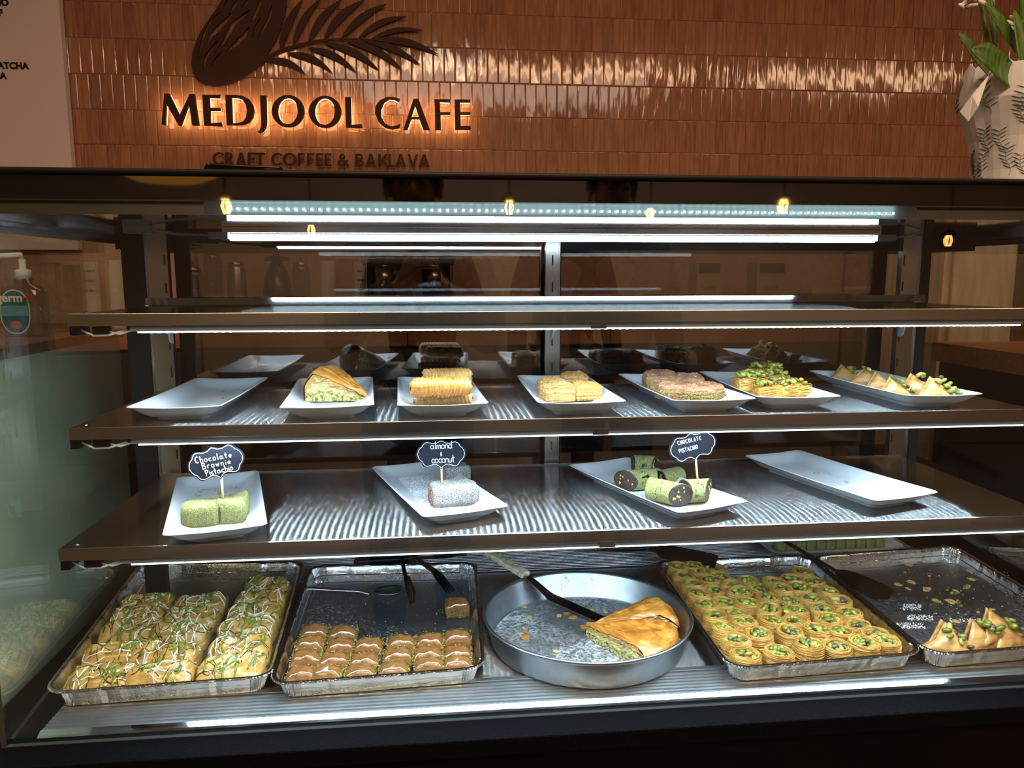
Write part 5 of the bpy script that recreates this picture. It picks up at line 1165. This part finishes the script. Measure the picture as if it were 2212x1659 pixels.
mb = MB(); strip(mb, [a, a.lerp(b, .5), b, c], [.011, .009, .006, .006], .002); bevel(mb.obj('handle', M['spoonsteel'], t), .0008)
e = on(838, 1281, ZF+.0045); ax = (e-c); L = ax.length; mb = MB(); mb.smooth = True
vs = []; fs = []
for i in range(13):
    for j in range(9):
        u, v = i/12*2-1, j/8*2-1; ww = math.sqrt(max(0, 1-u*u))*.017*(1+.15*u); dp = .007*(1-u*u)*(1-v*v); vs.append((u*.029, v*ww, -dp+.004))
for i in range(12):
    for j in range(8): k = i*9+j; fs.append((k, k+9, k+10, k+1))
mb.add(vs, fs); o = mb.obj('bowl', M['spoonsteel'], t, loc=e+Vector((0, 0, .003)), rz=math.atan2(ax.y, ax.x)); o.rotation_euler.x = .15; o.modifiers.new('th', 'SOLIDIFY').thickness = .001
t = thing('knife', 'black handled knife lying behind the second foil tray', 'knife', (0, 0, 0))
a, b = on(764, 1214, -.612), on(905, 1205, -.612); mb = MB(); strip(mb, [a, a.lerp(b, .08), a.lerp(b, .5), b], [.015, .021, .020, .017], .014); bevel(mb.obj('handle', M['blackplastic'], t), .005, 3)
mb = MB(); strip(mb, [b, b.lerp(a, -.4), b.lerp(a, -.75)], [.016, .018, .006], .0016); mb.obj('blade', M['blacksteel'], t)
t = thing('cake_spatula', 'wide dark spatula laid over the back of the kataifi nests', 'spatula', (0, 0, 0))
a, b, c = on(1296, 1184, -.585), on(1402, 1184, -.583), on(1548, 1214, -.583)
mb = MB(); strip(mb, [a, a.lerp(b, .5), b], [.013, .016, .013], .009); bevel(mb.obj('handle', M['blackplastic'], t), .003, 3)
mb = MB(); strip(mb, [b, b.lerp(c, .12), b.lerp(c, .2), c.lerp(b, .1), c], [.012, .014, .034, .034, .028], .0014, (0, -.75, .66)); mb.obj('blade', M['blacksteel'], t)
t = thing('cake_spatula', 'dark steel spatula with long thin handle resting in the nearly empty tray', 'spatula', (0, 0, 0))
a, b, c, d = on(1690, 1166, -.56), on(1768, 1212, -.585), on(1806, 1234, -.598), on(1922, 1290, -.622)
mb = MB(); strip(mb, [a, b, c], [.012, .011, .012], .003); mb.obj('handle', M['blackplastic'], t)
mb = MB(); strip(mb, [c, c.lerp(d, .12), c.lerp(d, .3), d.lerp(c, .2), d], [.013, .034, .050, .058, .048], .0014, (0, -.35, .94)); mb.obj('blade', M['blacksteel'], t)
# ---------------------------------------------------------------- plate of green cubes behind the trays
c = on(1812, 1186, ZD+.02); t = thing('plate', 'white plate of green cubes behind the trays on the deck', 'plate', (c.x, c.y+.045, ZD), 0)
mb = MB(); mb.smooth = False
prof = [(-.03, 0), (-.022, .005), (-.002, .018), (0, .020), (-.004, .0195), (-.024, .008), (-.032, .0068)]; N = 32; vs = []; fs = []
for ins, z_ in prof:
    for k in range(N):
        a = 2*math.pi*(k+.5)/N; e = 6; cx, sx = math.cos(a), math.sin(a); m = (abs(cx)**e+abs(sx)**e)**(-1/e); vs.append((cx*m*(.16+ins), sx*m*(.06+ins), z_))
for j in range(len(prof)-1):
    for k in range(N): q = (k+1) % N; fs.append((j*N+k, j*N+q, (j+1)*N+q, (j+1)*N+k))
fs.append(tuple((len(prof)-1)*N+k for k in range(N))); fs.append(tuple(range(N-1, -1, -1))); mb.add(vs, fs); mb.obj('dish', M['porcelain'], t)
mb = MB(); mb.smooth = True; slab(mb, .022, .026, lambda u, v: .021-.003*max(0, max(abs(u), abs(v))-.7), 6, 6, 7, 0, .0009, 3); me = mb.mesh('green_cube', M['pist_dust'])
for k in range(11): tag(link('green_cube', me, None, (c.x-.118+k*.0235, c.y+.042, ZD+.0072), rr.uniform(-.12, .12)), 'green dusted cube, %s along the plate behind the trays' % (ordn(k) if k < 10 else 'last'), 'sweet', 'green cubes behind the trays')
# ---------------------------------------------------------------- on top of the case
mb = MB(); a, b = at_y(462, 366, 1.04), at_y(622, 366, 1.04); z0 = .1318
vs = [(a.x-.004, 1.004, z0), (b.x+.004, 1.004, z0), (b.x+.004, 1.085, z0), (a.x-.004, 1.085, z0), (a.x, 1.008, z0+.0085), (b.x-.004, 1.008, z0+.0052), (b.x-.004, 1.081, z0+.006), (a.x, 1.081, z0+.009)]
mb.add(vs, [(0, 3, 2, 1), (4, 5, 6, 7), (0, 1, 5, 4), (1, 2, 6, 5), (2, 3, 7, 6), (3, 0, 4, 7)])
t = thing('card_reader', 'flat black card reader lying on the black top edge of the case', 'device', (0, 0, 0)); bevel(mb.obj('shell', M['blackgloss'], t), .002, 3)
mb = MB(); mb.bb(a.x+.002, a.x+.0035, 1.0068, 1.0085, z0+.001, z0+.0075); mb.obj('brass_edge', mat('brass_edge', '#a98a5a', .35, 1), t)
# wrapped flowers
M['wrap'] = mat2('wrapping_paper', '#dfdddb', '#efedeb', 8, .6); M['sprig'] = mat('sprig_print', '#8d9692', .7)
VY = 1.32; vc = at_y(2196, 388, VY)
v = thing('wrapped_flowers', 'white flowers in printed paper wrapping standing on the case top', 'flowers', (vc.x, VY, .1318))
H = at_y(2110, 168, VY).z-.1318; mb = MB(); vs = []; fs = []; N = 36; r = random.Random(4); prof = [(.066, 0), (.069, .25), (.078, .5), (.090, .68), (.099, .80), (.094, 1.0)]
fold = [r.uniform(-1, 1) for _ in range(N)]
for i, (rad, h) in enumerate(prof):
    for k in range(N):
        a = 2*math.pi*k/N; q = rad*(1+.055*fold[k]*(h+.25)+(.03 if k % 5 == 0 else 0)*h); hh = H*h*(1+(.14*math.sin(a*2+1.0)+.06*fold[(k+7) % N]) * (h > .9)); vs.append((q*math.cos(a), q*math.sin(a), hh))
for i in range(len(prof)-1):
    for k in range(N): q = (k+1) % N; fs.append((i*N+k, i*N+q, (i+1)*N+q, (i+1)*N+k))
fs.append(tuple(range(N-1, -1, -1)))
mb.add(vs, fs); o = mb.obj('paper_wrap', M['wrap'], v); o.modifiers.new('th', 'SOLIDIFY').thickness = .0012
pv = vs
def surf(k, h):      # point just outside the paper at column k (float), height fraction h
    k0 = int(k) % N; k1 = (k0+1) % N; f = k-int(k); i = 0
    while i < len(prof)-2 and prof[i+1][1] < h: i += 1
    g = (h-prof[i][1])/(prof[i+1][1]-prof[i][1]); a = Vector(pv[i*N+k0]).lerp(Vector(pv[i*N+k1]), f); b = Vector(pv[(i+1)*N+k0]).lerp(Vector(pv[(i+1)*N+k1]), f); p = a.lerp(b, g)
    return p+Vector((p.x, p.y, 0)).normalized()*.0011
mb = MB()
for q in range(46):
    k0, h0_ = r.uniform(0, N), r.uniform(.02, .75); lean = r.uniform(-1.2, 1.2); n = 7; P = [surf(k0+lean*i/n+.25*math.sin(i), h0_+.21*i/n) for i in range(n+1)]
    mb.tube(P, .0006, 4, flat=.4)
    for i in range(2, n+1):
        for sd in (-1, 1):
            e = [surf(k0+lean*i/n+.25*math.sin(i)+sd*t_*.9, h0_+.21*i/n+.03*t_) for t_ in (0, .35, .7, 1)]; mb.tube(e, [.0004, .0013, .0012, .0003], 4, flat=.3)
link('sprig_print', mb.mesh('sprig_print', M['sprig']), o, stuff=True)
# two paper corners folded out
mb = MB(); w = lambda px, py, dy: at_y(px, py, VY+dy)-Vector((vc.x, VY, .1318))
mb.add([w(2073, 241, -.06), w(2113, 232, -.085), w(2137, 160, -.08), w(2100, 205, -.075), w(2092, 262, -.07)], [(0, 4, 1, 2, 3)]); o = mb.obj('paper_corner', M['wrap'], v); o.modifiers.new('th', 'SOLIDIFY').thickness = .001; mb = MB(); mb.add([w(2110, 180, .02), w(2110, 150, .02), w(2122, 147, .02), w(2150, 168, .0), w(2135, 185, .0)], [(0, 4, 3, 2, 1)]); o = mb.obj('paper_corner', M['wrap'], v); o.modifiers.new('th', 'SOLIDIFY').thickness = .001
M['leafgreen'] = mat2('flower_leaf', '#2f5318', '#587a2c', 14, .4, stretch=(12, 12, 2)); M['petal'] = mat2('white_petal', '#cfc8ae', '#eee9da', 60, .6)
def blade_leaf(name, pts, wd, fold_=.25):
    mb = MB(); mb.smooth = True; P = [Vector(p) for p in pts]; n = 14; vs = []; fs = []
    for i in range(n+1):
        t_ = i/n*(len(P)-1); k = min(int(t_), len(P)-2); p = P[k].lerp(P[k+1], t_-k); d = (P[k+1]-P[k]).normalized(); s_ = d.cross(Vector((.25, -1, .1))).normalized(); h = wd/2*math.sin(math.pi*min(1, .06+.94*i/n))**.75
        up_ = Vector((0, -1, 0))
        vs += [p-s_*h+up_*h*fold_, p-s_*h*.5+up_*h*fold_*.3, p, p+s_*h*.5+up_*h*fold_*.3, p+s_*h+up_*h*fold_]
    for i in range(n):
        for k in range(4): q = i*5+k; fs.append((q, q+1, q+6, q+5))
    mb.add(vs, fs); o = mb.obj(name, M['leafgreen'], v); o.modifiers.new('th', 'SOLIDIFY').thickness = .0008; return o
blade_leaf('leaf', [w(2225, 205, -.02), w(2175, 160, -.06), w(2130, 118, -.085), w(2098, 106, -.09)], .045)
blade_leaf('leaf', [w(2140, 165, -.02), w(2110, 125, -.05), w(2088, 90, -.06), w(2070, 70, -.06)], .020)
blade_leaf('leaf', [w(2212, 130, .0), w(2180, 80, -.02), w(2155, 40, -.03), w(2128, 5, -.03)], .026)
blade_leaf('leaf', [w(2150, 110, .0), w(2146, 60, .0), w(2142, 20, .0), w(2135, -30, .0)], .018)
blade_leaf('leaf', [w(2240, 190, -.03), w(2212, 140, -.04), w(2200, 60, -.03), w(2190, 20, -.03)], .030)
mb = MB(); mb.tube([w(2137, 108, .0), w(2128, 60, .0), w(2120, 10, .0), w(2115, -40, .0)], .0035, 7); mb.obj('stem', M['leafgreen'], v)
mb = MB(); mb.tube([w(2206, 170, .0), w(2208, 90, .0), w(2207, 30, .0), w(2206, -20, .0)], .0035, 7); mb.obj('stem', M['leafgreen'], v)
for (cx, cy, n) in ((2092, 4, 9), (2128, 2, 7), (2196, 52, 8)):
    for k in range(n):
        a = r.uniform(0, 6.28); mb = MB(); mb.smooth = True; mb.ell((0, 0, 0), (.004, .009, .0035), 8, 6); o = mb.obj('petal', M['petal'], v); o.location = w(cx+r.uniform(-18, 18), cy+r.uniform(-12, 12), r.uniform(-.02, .02)); o.rotation_euler = (r.uniform(-1, 1), r.uniform(-1, 1), a)
# ---------------------------------------------------------------- sanitiser bottle on the side counter
by = 1.52; b0 = at_y(62, 722, by); s = thing('sanitiser_bottle', 'clear pump bottle of hand sanitiser with teal oval label on the side counter', 'bottle', (b0.x, by, -.113))
bw = (at_y(112, 660, by)-at_y(20, 660, by)).x; bh = at_y(60, 618, by).z+.113
def rrect(hw, hd, r_, n=5):
    out = []
    for s_ in range(4):
        cx, cy = [(hw-r_, hd-r_), (-hw+r_, hd-r_), (-hw+r_, -hd+r_), (hw-r_, -hd+r_)][s_]
        for k in range(n+1): a = s_*math.pi/2+k/n*math.pi/2; out.append((cx+r_*math.cos(a), cy+r_*math.sin(a)))
    return out
mb = MB(); mb.smooth = True; L = [(bw/2*.96, 0), (bw/2, .006), (bw/2, bh*.9), (bw/2*.86, bh*.97), (.016, bh+.004), (.014, bh+.014)]; vs = []; fs = []
for hw, z in L: vs += [(x, y, z) for x, y in rrect(hw, max(.013, hw*.55), min(hw*.45, .02))]
n = 24
for i in range(len(L)-1):
    for k in range(n): q = (k+1) % n; fs.append((i*n+k, i*n+q, (i+1)*n+q, (i+1)*n+k))
fs += [tuple(range(n-1, -1, -1)), tuple((len(L)-1)*n+k for k in range(n))]
mb.add(vs, fs); mb.obj('bottle_body', glass('sanitiser_plastic', (.80, .84, .86), .10, .8, .05), s)
yl = -bw/2*.55-.0012
me = setmat(flat_poly([[(-.009+.0265*math.cos(a), bh*.50+bh*.44*(abs(math.sin(a))**.75)*(1 if math.sin(a) > 0 else -1)) for a in [k*.1963 for k in range(32)]]], .0008), mat('label_rim', '#c9d3d6', .4)); l = link('label_border', me, s, (0, yl+.0006, 0))
me = setmat(flat_poly([[(-.009+.0243*math.cos(a), bh*.50+bh*.415*(abs(math.sin(a))**.75)*(1 if math.sin(a) > 0 else -1)) for a in [k*.1963 for k in range(32)]]], .0008), mat('label_teal', '#17607a', .4)); l = link('label', me, s, (0, yl, 0))
me = setmat(flat_poly([[(-.0325, bh*.42), (.0145, bh*.42), (.0145, bh*.62), (-.0325, bh*.62)]], .0004), mat('label_band', '#5aa3b0', .4)); link('label_band', me, l, (0, -.0004, 0))
link('lettering', setmat(text_mesh('germ', .022, .0006, 'RIGHT', offset=.0006), mat('label_white', '#e8eef0', .5)), l, (.0065, -.0010, bh*.70))
link('lettering', setmat(text_mesh('-x', .026, .0006, 'LEFT', .2, offset=.0006), mat('label_red', '#b8261f', .5)), l, (.0068, -.0010, bh*.70))
mb = MB(); mb.smooth = True; mb.ell((-.009, -.0008, bh*.24), (.011, .0006, .008), 16, 6); mb.obj('price_badge', mat('badge_orange', '#b4552c', .5), l)
mb = MB(); mb.smooth = True; mb.lathe([(0, bh+.012), (.014, bh+.012), (.014, bh+.03), (.006, bh+.032), (.006, bh+.05), (0, bh+.05)], 20); mb.tube([(0, 0, bh+.05), (0, 0, bh+.058), (-.03, -.012, bh+.056), (-.036, -.014, bh+.05)], .005, 8); mb.obj('pump', M['white_plastic'], s)
# ---------------------------------------------------------------- work counter behind, seen through the doors
CZ = -.185
def can(px, py, y, rad, h, m, name, lab, cat, prof=None, lid=None):
    p = at_y(px, py, y); t = thing(name, lab, cat, (p.x, y, CZ)); mb = MB(); mb.smooth = True
    mb.lathe([(0, 0)]+[(rad*a, h*b) for a, b in (prof or [(.95, 0), (1, .03), (1, .9), (.9, .96), (.9, 1)])]+[(0, h)], 28); mb.obj('body', m, t)
    if lid: mb = MB(); mb.smooth = True; mb.lathe([(0, h), (rad*.8, h), (rad*.8, h+.012), (rad*.2, h+.02), (rad*.16, h+.035), (0, h+.036)], 20); mb.obj('lid', lid, t)
    return t
M['pot_steel'] = mat('kettle_steel', (.55, .52, .5), .22, 1); M['paper'] = mat('paper_roll', '#c9c2b8', .8); M['jar'] = glass('jar_glass', (.7, .66, .6), .12, .8, .03); M['cardboard'] = mat2('tan_carton', '#a58662', '#b4946f', 5, .7); M['towelcloth'] = mat2('white_towel', '#b7aea3', '#cfc7bc', 30, .9)
can(708, 625, 2.86, .030, .24, M['paper'], 'paper_roll', 'white paper roll standing on the work counter', 'paper roll')
can(652, 625, 2.88, .032, .22, M['jar'], 'glass_jar', 'clear glass jar beside the white paper roll', 'jar', lid=M['pot_steel'])
for k, (px, h) in enumerate(((462, .26), (512, .22), (420, .20))): can(px, 620, 2.84, .034, h, M['jar'] if k != 1 else M['pot_steel'], 'canister', ['tall glass canister at the far side of the towel', 'steel canister next to the towel', 'short glass canister nearest the door edge'][k], 'canister', lid=M['pot_steel'])
can(600, 615, 2.92, .055, .24, mat('navy_enamel', '#141a2c', .2), 'kettle', 'dark blue round kettle behind the folded towel', 'kettle', [(.7, 0), (.95, .1), (1, .4), (.85, .75), (.45, .95), (.3, 1)], M['blackmat'])
p = at_y(595, 640, 2.74); t = thing('towel', 'folded white towel lying on the work counter', 'towel', (p.x, 2.74, CZ)); mb = MB(); mb.smooth = True
slab(mb, .19, .16, lambda u, v: .112+.006*fbm(u*3, v*3)-.02*max(abs(u), abs(v))**4, 14, 10, 5, 0, .001, 5, .03); mb.obj('cloth', M['towelcloth'], t)
p = at_y(779, 598, 2.98); t = thing('wall_thermostat', 'narrow white control panel standing upright by the machine', 'panel', (p.x, 2.98, CZ)); bevel(MB().bb(-.024, .024, -.012, .012, 0, .235).obj('case', M['white_plastic'], t), .004)
for k in range(3): MB().bb(-.012, .012, -.0135, -.012, .20-k*.035, .207-k*.035).obj('print_line', M['ink'], t)
t = thing('coffee_machine', 'dark steel coffee machine with group heads on the work counter', 'coffee machine', (at_y(885, 600, 2.85).x, 2.85, CZ))
bevel(MB().bb(-.16, .16, -.12, .16, .0, .05).obj('drip_base', M['blackmat'], t), .006); bevel(MB().bb(-.16, .16, .04, .16, .05, .27).obj('boiler_housing', M['darkcab'], t), .008); bevel(MB().bb(-.165, .165, -.1, .16, .22, .285).obj('top', M['pot_steel'], t), .01)
for x in (-.09, .09): mb = MB(); mb.smooth = True; mb.lathe([(0, .15), (.026, .15), (.03, .17), (.03, .22), (0, .22)], 20, Matrix.Translation((x, -.05, 0))); mb.tube([(x, -.05, .158), (x, -.16, .15)], .008, 8); mb.obj('group_head', M['pot_steel'], t)
for x in (-.15, .15): mb = MB(); mb.tube([(x, -.09, .22), (x*1.02, -.1, .14), (x*1.05, -.09, .08)], .004, 6); mb.obj('steam_wand', M['pot_steel'], t)
for k, (px, w_, h) in enumerate(((1522, .10, .235), (1655, .12, .235))):
    p = at_y(px, 610, 2.9); t = thing('carton', ['tan carton with dark window, nearer the centre post', 'tan carton with dark window beside the cream box'][k], 'box', (p.x, 2.9, CZ)); bevel(MB().bb(-w_/2, w_/2, -.05, .05, 0, h).obj('box', M['cardboard'], t), .003)
    MB().bb(-w_*.42, w_*.42, -.0515, -.05, h*.82, h*.98).obj('window', M['blackmat'], t); link('lettering', setmat(text_mesh('LUXE', .024, .001, 'CENTER'), M['ink']), t, (0, -.0512, h*.55))
p = at_y(1768, 630, 2.8); t = thing('cream_box', 'plain cream box with flat lid on the work counter', 'box', (p.x, 2.8, CZ)); bevel(MB().bb(-.055, .055, -.06, .06, 0, .125).obj('box', mat('cream_card', '#cdb08a', .7), t), .002); MB().bb(-.058, .058, -.063, .063, .12, .135).obj('lid', bpy.data.materials['cream_card'], t)
# ---------------------------------------------------------------- customers' side: pendant lamps seen as reflections
M['bulb'] = emat('warm_filament', (1, .45, .12), 30); M['wicker'] = mat2('woven_shade', '#7a4a1c', '#b5762e', 60, .7, stretch=(1, 1, 6))
for k, (px, py, yv, lab) in enumerate([(488, 446, 3.3, 'pendant bulb lamp nearest the menu board'), (1100, 448, 3.4, 'pendant bulb lamp hanging midway along the counter'), (1405, 462, 3.9, 'pendant bulb lamp hung farther back from the counter'), (1692, 446, 3.2, 'pendant bulb lamp toward the flowers end'), (672, 498, 4.2, 'low pendant bulb lamp at the back of the room'), (2050, 520, 4.0, 'pendant bulb lamp beyond the end of the case')]):
    p = at_y(px, py, yv); t = thing('pendant_lamp', lab, 'lamp', (p.x, 2.016-yv, p.z))
    mb = MB(); mb.tube([(0, 0, .05), (0, 0, CEIL-p.z)], .004, 6); mb.obj('cord', M['blackmat'], t)
    mb = MB(); mb.smooth = True; mb.lathe([(0, .058), (.016, .055), (.036, .036), (.038, .03), (0, .03)], 20); mb.obj('cap', M['blackmat'], t)
    for q in range(5):
        a = q*1.2566; mb = MB(); mb.tube([(.010*math.cos(a), .010*math.sin(a), .03), (.020*math.cos(a), .020*math.sin(a), 0), (.010*math.cos(a), .010*math.sin(a), -.03)], .0035, 6); mb.obj('filament', M['bulb'], t)
    gb = MB(); gb.smooth = True; gb.lathe([(.018, .032), (.034, .01), (.040, -.012), (.030, -.036), (.0, -.046)], 20); gb.obj('bulb_glass', glass('bulb_glass_%d' % k, (.97, .95, .9), .02, .6), t)
p = at_y(365, 392, 4.0); t = thing('woven_shade', 'wide woven amber lampshade hanging over the tables', 'lamp', (p.x, 2.016-4.0, p.z)); mb = MB(); mb.smooth = True
mb.lathe([(.02, .19), (.12, .17), (.2, .10), (.225, .03), (.15, .0), (.0, -.012)], 36); mb.obj('shade', NT('lit_wicker').set(color='#a8641c', rough=.7, emis=(1, .42, .06), emis_s=.9).m, t); mb = MB(); mb.tube([(0, 0, .18), (0, 0, CEIL-p.z)], .004, 6); mb.obj('cord', M['blackmat'], t)
# ---------------------------------------------------------------- two people on the customers' side (they show only as reflections)
M['skin'] = mat2('skin', '#a5755c', '#b58368', 30, .5, sss=.0); M['jacket'] = mat('navy_jacket', '#10131c', .7); M['hood'] = mat('dark_grey_hoodie', '#1b1a1c', .8); M['jeans'] = mat('dark_jeans', '#1a2030', .8); M['hair'] = mat('dark_hair', '#1a120e', .6); M['eye'] = mat('eye_dark', '#15100e', .2); M['eyewhite'] = mat('eye_white', '#8d8782', .35); M['lip_skin'] = mat('lips', '#8e4f45', .5)
def skinned(name, nodes, edges, root, m, parent, levels=2):
    keys = list(nodes); me = bpy.data.meshes.new(name); me.from_pydata([nodes[k][0] for k in keys], [(keys.index(a), keys.index(b)) for a, b in edges], []); me.materials.append(m)
    o = link(name, me, parent); o.modifiers.new('skin', 'SKIN'); sv = me.skin_vertices
    if not sv: me.skin_vertices.new() if hasattr(me.skin_vertices, 'new') else None
    for i, k in enumerate(keys): d = me.skin_vertices[0].data[i]; rr_ = nodes[k][1]; d.radius = rr_ if isinstance(rr_, tuple) else (rr_, rr_); d.use_root = (k == root)
    su = o.modifiers.new('sub', 'SUBSURF'); su.levels = su.render_levels = levels; o.modifiers['skin'].use_smooth_shade = True; return o
def person(lab, head, hold, coat, cap):
    hx, hy, hz = head; fl = FLOOR; t = thing('person', lab, 'person', (hx, hy, fl)); T = hz+.12-fl; V_ = lambda x, y, z: (x, y, z)
    Z = lambda f: T*f
    n = {'pelvis': ((0, 0, Z(.53)), (.14, .10)), 'waist': ((0, .01, Z(.62)), (.135, .095)), 'chest': ((0, 0, Z(.73)), (.16, .11)), 'neck0': ((0, 0, Z(.825)), (.06, .06)), 'neck1': ((0, .01, Z(.862)), (.052, .055)), 'head0': ((0, .02, Z(.90)), (.066, .078)), 'head1': ((0, .015, Z(.945)), (.076, .092)), 'head2': ((0, .01, Z(.985)), (.058, .07))}
    e = [('pelvis', 'waist'), ('waist', 'chest'), ('chest', 'neck0'), ('neck0', 'neck1'), ('neck1', 'head0'), ('head0', 'head1'), ('head1', 'head2')]
    for s_, k in ((-1, 'l'), (1, 'r')):
        n['hip'+k] = ((s_*.09, 0, Z(.50)), (.085, .09)); n['knee'+k] = ((s_*.10, .015, Z(.28)), (.055, .06)); n['ankle'+k] = ((s_*.105, -.01, Z(.05)), (.036, .04)); n['toe'+k] = ((s_*.115, .13, .03), (.04, .028))
        n['sho'+k] = ((s_*.185, 0, Z(.80)), (.058, .06)); e += [('pelvis', 'hip'+k), ('hip'+k, 'knee'+k), ('knee'+k, 'ankle'+k), ('ankle'+k, 'toe'+k), ('chest', 'sho'+k)]
        el = (s_*.235, .05, Z(.635)) if hold else (s_*.235, -.02, Z(.63)); wr = (s_*.075, .22, Z(.755)) if hold else (s_*.25, .06, Z(.49))
        n['elb'+k] = (el, .042); n['wri'+k] = (wr, .029); hd = Vector(wr)+(Vector((-s_*.03, .05, .055)) if hold else Vector((0, .02, -.08))); n['palm'+k] = (tuple(hd), (.038, .018)); e += [('sho'+k, 'elb'+k), ('elb'+k, 'wri'+k), ('wri'+k, 'palm'+k)]
        d = (hd-Vector(wr)).normalized(); side = Vector((1, 0, 0)) if hold else Vector((0, 1, 0))
        for q in range(4):
            L = (.030, .034, .032, .025)[q]; b0 = hd+side*((q-1.5)*.019)+d*.022; b1 = b0+d*L+Vector((0, .006, 0)); b2 = b1+d*L*.6+Vector((-s_*.008 if hold else 0, .012, 0))
            n['f%s%da' % (k, q)] = (tuple(b0), .0095); n['f%s%db' % (k, q)] = (tuple(b1), .0085); n['f%s%dc' % (k, q)] = (tuple(b2), .0075); e += [('palm'+k, 'f%s%da' % (k, q)), ('f%s%da' % (k, q), 'f%s%db' % (k, q)), ('f%s%db' % (k, q), 'f%s%dc' % (k, q))]
        th0 = Vector(wr).lerp(hd, .55)-side*s_*.03*(1 if hold else 0)+Vector((0, .02, 0)); th1 = th0+d*.03+Vector((-s_*.012, .015, 0)); n['t%sa' % k] = (tuple(th0), .011); n['t%sb' % k] = (tuple(th1), .009); e += [('wri'+k, 't%sa' % k), ('t%sa' % k, 't%sb' % k)]
    skinned('body', n, e, 'pelvis', M['skin'], t)
    grow = lambda ks, g, gl=0: {k: (n[k][0], tuple(a+g for a in (n[k][1] if isinstance(n[k][1], tuple) else (n[k][1],)*2))) for k in ks}
    up_ = ['pelvis', 'waist', 'chest', 'neck0', 'shol', 'shor', 'elbl', 'elbr', 'wril', 'wrir']; skinned('jacket', grow(up_, .016), [q for q in e if q[0] in up_ and q[1] in up_], 'waist', coat, t)
    lo_ = ['pelvis', 'hipl', 'hipr', 'kneel', 'kneer', 'anklel', 'ankler']; skinned('trousers', grow(lo_, .014), [q for q in e if q[0] in lo_ and q[1] in lo_], 'pelvis', M['jeans'], t)
    for s_, k in ((-1, 'l'), (1, 'r')): skinned('shoe', grow(['ankle'+k, 'toe'+k], .012), [('ankle'+k, 'toe'+k)], 'ankle'+k, M['blackmat'], t)
    h1 = Vector(n['head1'][0])
    for s_ in (-1, 1):
        mb = MB(); mb.smooth = True; mb.ell((s_*.031, .083, -.012), (.013, .010, .008), 10, 8); q = mb.obj('eye', M['eyewhite'], t, loc=h1); mb = MB(); mb.smooth = True; mb.ell((s_*.031, .0915, -.012), (.005, .003, .005), 8, 6); mb.obj('iris', M['eye'], q)
        mb = MB(); mb.smooth = True; mb.ell((s_*.080, .0, -.02), (.010, .022, .032), 8, 6); mb.obj('ear', M['skin'], t, loc=h1)
        mb = MB(); mb.smooth = True; mb.tube([(s_*.014, .092, .010), (s_*.032, .092, .014), (s_*.050, .080, .008)], .0045, 6); mb.obj('eyebrow', M['hair'], t, loc=h1)
    mb = MB(); mb.smooth = True; mb.tube([(0, .088, .0), (0, .100, -.022), (0, .112, -.038), (0, .094, -.046)], [.007, .010, .014, .009], 8); mb.obj('nose', M['skin'], t, loc=h1)
    mb = MB(); mb.smooth = True; mb.tube([(-.024, .080, -.068), (0, .089, -.066), (.024, .080, -.068)], [.003, .0065, .003], 8); mb.obj('mouth', M['lip_skin'], t, loc=h1)
    mb = MB(); mb.smooth = True; vs = []; fs = []; N = 24; Lr = 9
    for i in range(Lr+1):
        ph = math.radians(8+i*(90 if cap else 100)/Lr)
        for k in range(N):
            a = 2*math.pi*k/N; dn = ph*(1 if math.sin(a) < .35 else .72); vs.append((.092*math.sin(dn)*math.cos(a), .106*math.sin(dn)*math.sin(a)-.006, .112*math.cos(dn)-.002+(.006 if cap else .004*fbm(k*.7, i*.7))))
    for i in range(Lr):
        for k in range(N): q = (k+1) % N; fs.append((i*N+k, (i+1)*N+k, (i+1)*N+q, i*N+q))
    fs.append(tuple(range(N))); mb.add(vs, fs); o = mb.obj('cap' if cap else 'hair', M['jacket'] if cap else M['hair'], t, loc=h1)
    if cap:
        mb = MB(); mb.smooth = True; mb.grid(lambda u, v: ((u-.5)*.15, .085+v*.075*math.sqrt(max(0, 1-(u*2-1)**2*.8)), .050-.018*v-.02*(u*2-1)**2), 10, 6); q = mb.obj('cap_brim', M['jacket'], o); q.modifiers.new('th', 'SOLIDIFY').thickness = .003
    return t
p = at_y(893, 418, 2.36); person('person in dark hooded top holding up a phone, seen mirrored in the black band', (p.x, -.36, p.z), True, M['hood'], False)
q = at_y(1320, 424, 2.75); person('person in a dark cap standing behind, face mirrored in the black band', (q.x, 2.013-2.75, q.z), False, M['jacket'], True)
t = thing('phone', 'dark phone held up in front of the hooded person', 'phone', (0, -.035, 0)); bevel(MB().bb(p.x*.3-.036, p.x*.3+.036, -.009, 0, -.105, .03).obj('body', M['blackgloss'], t), .003)
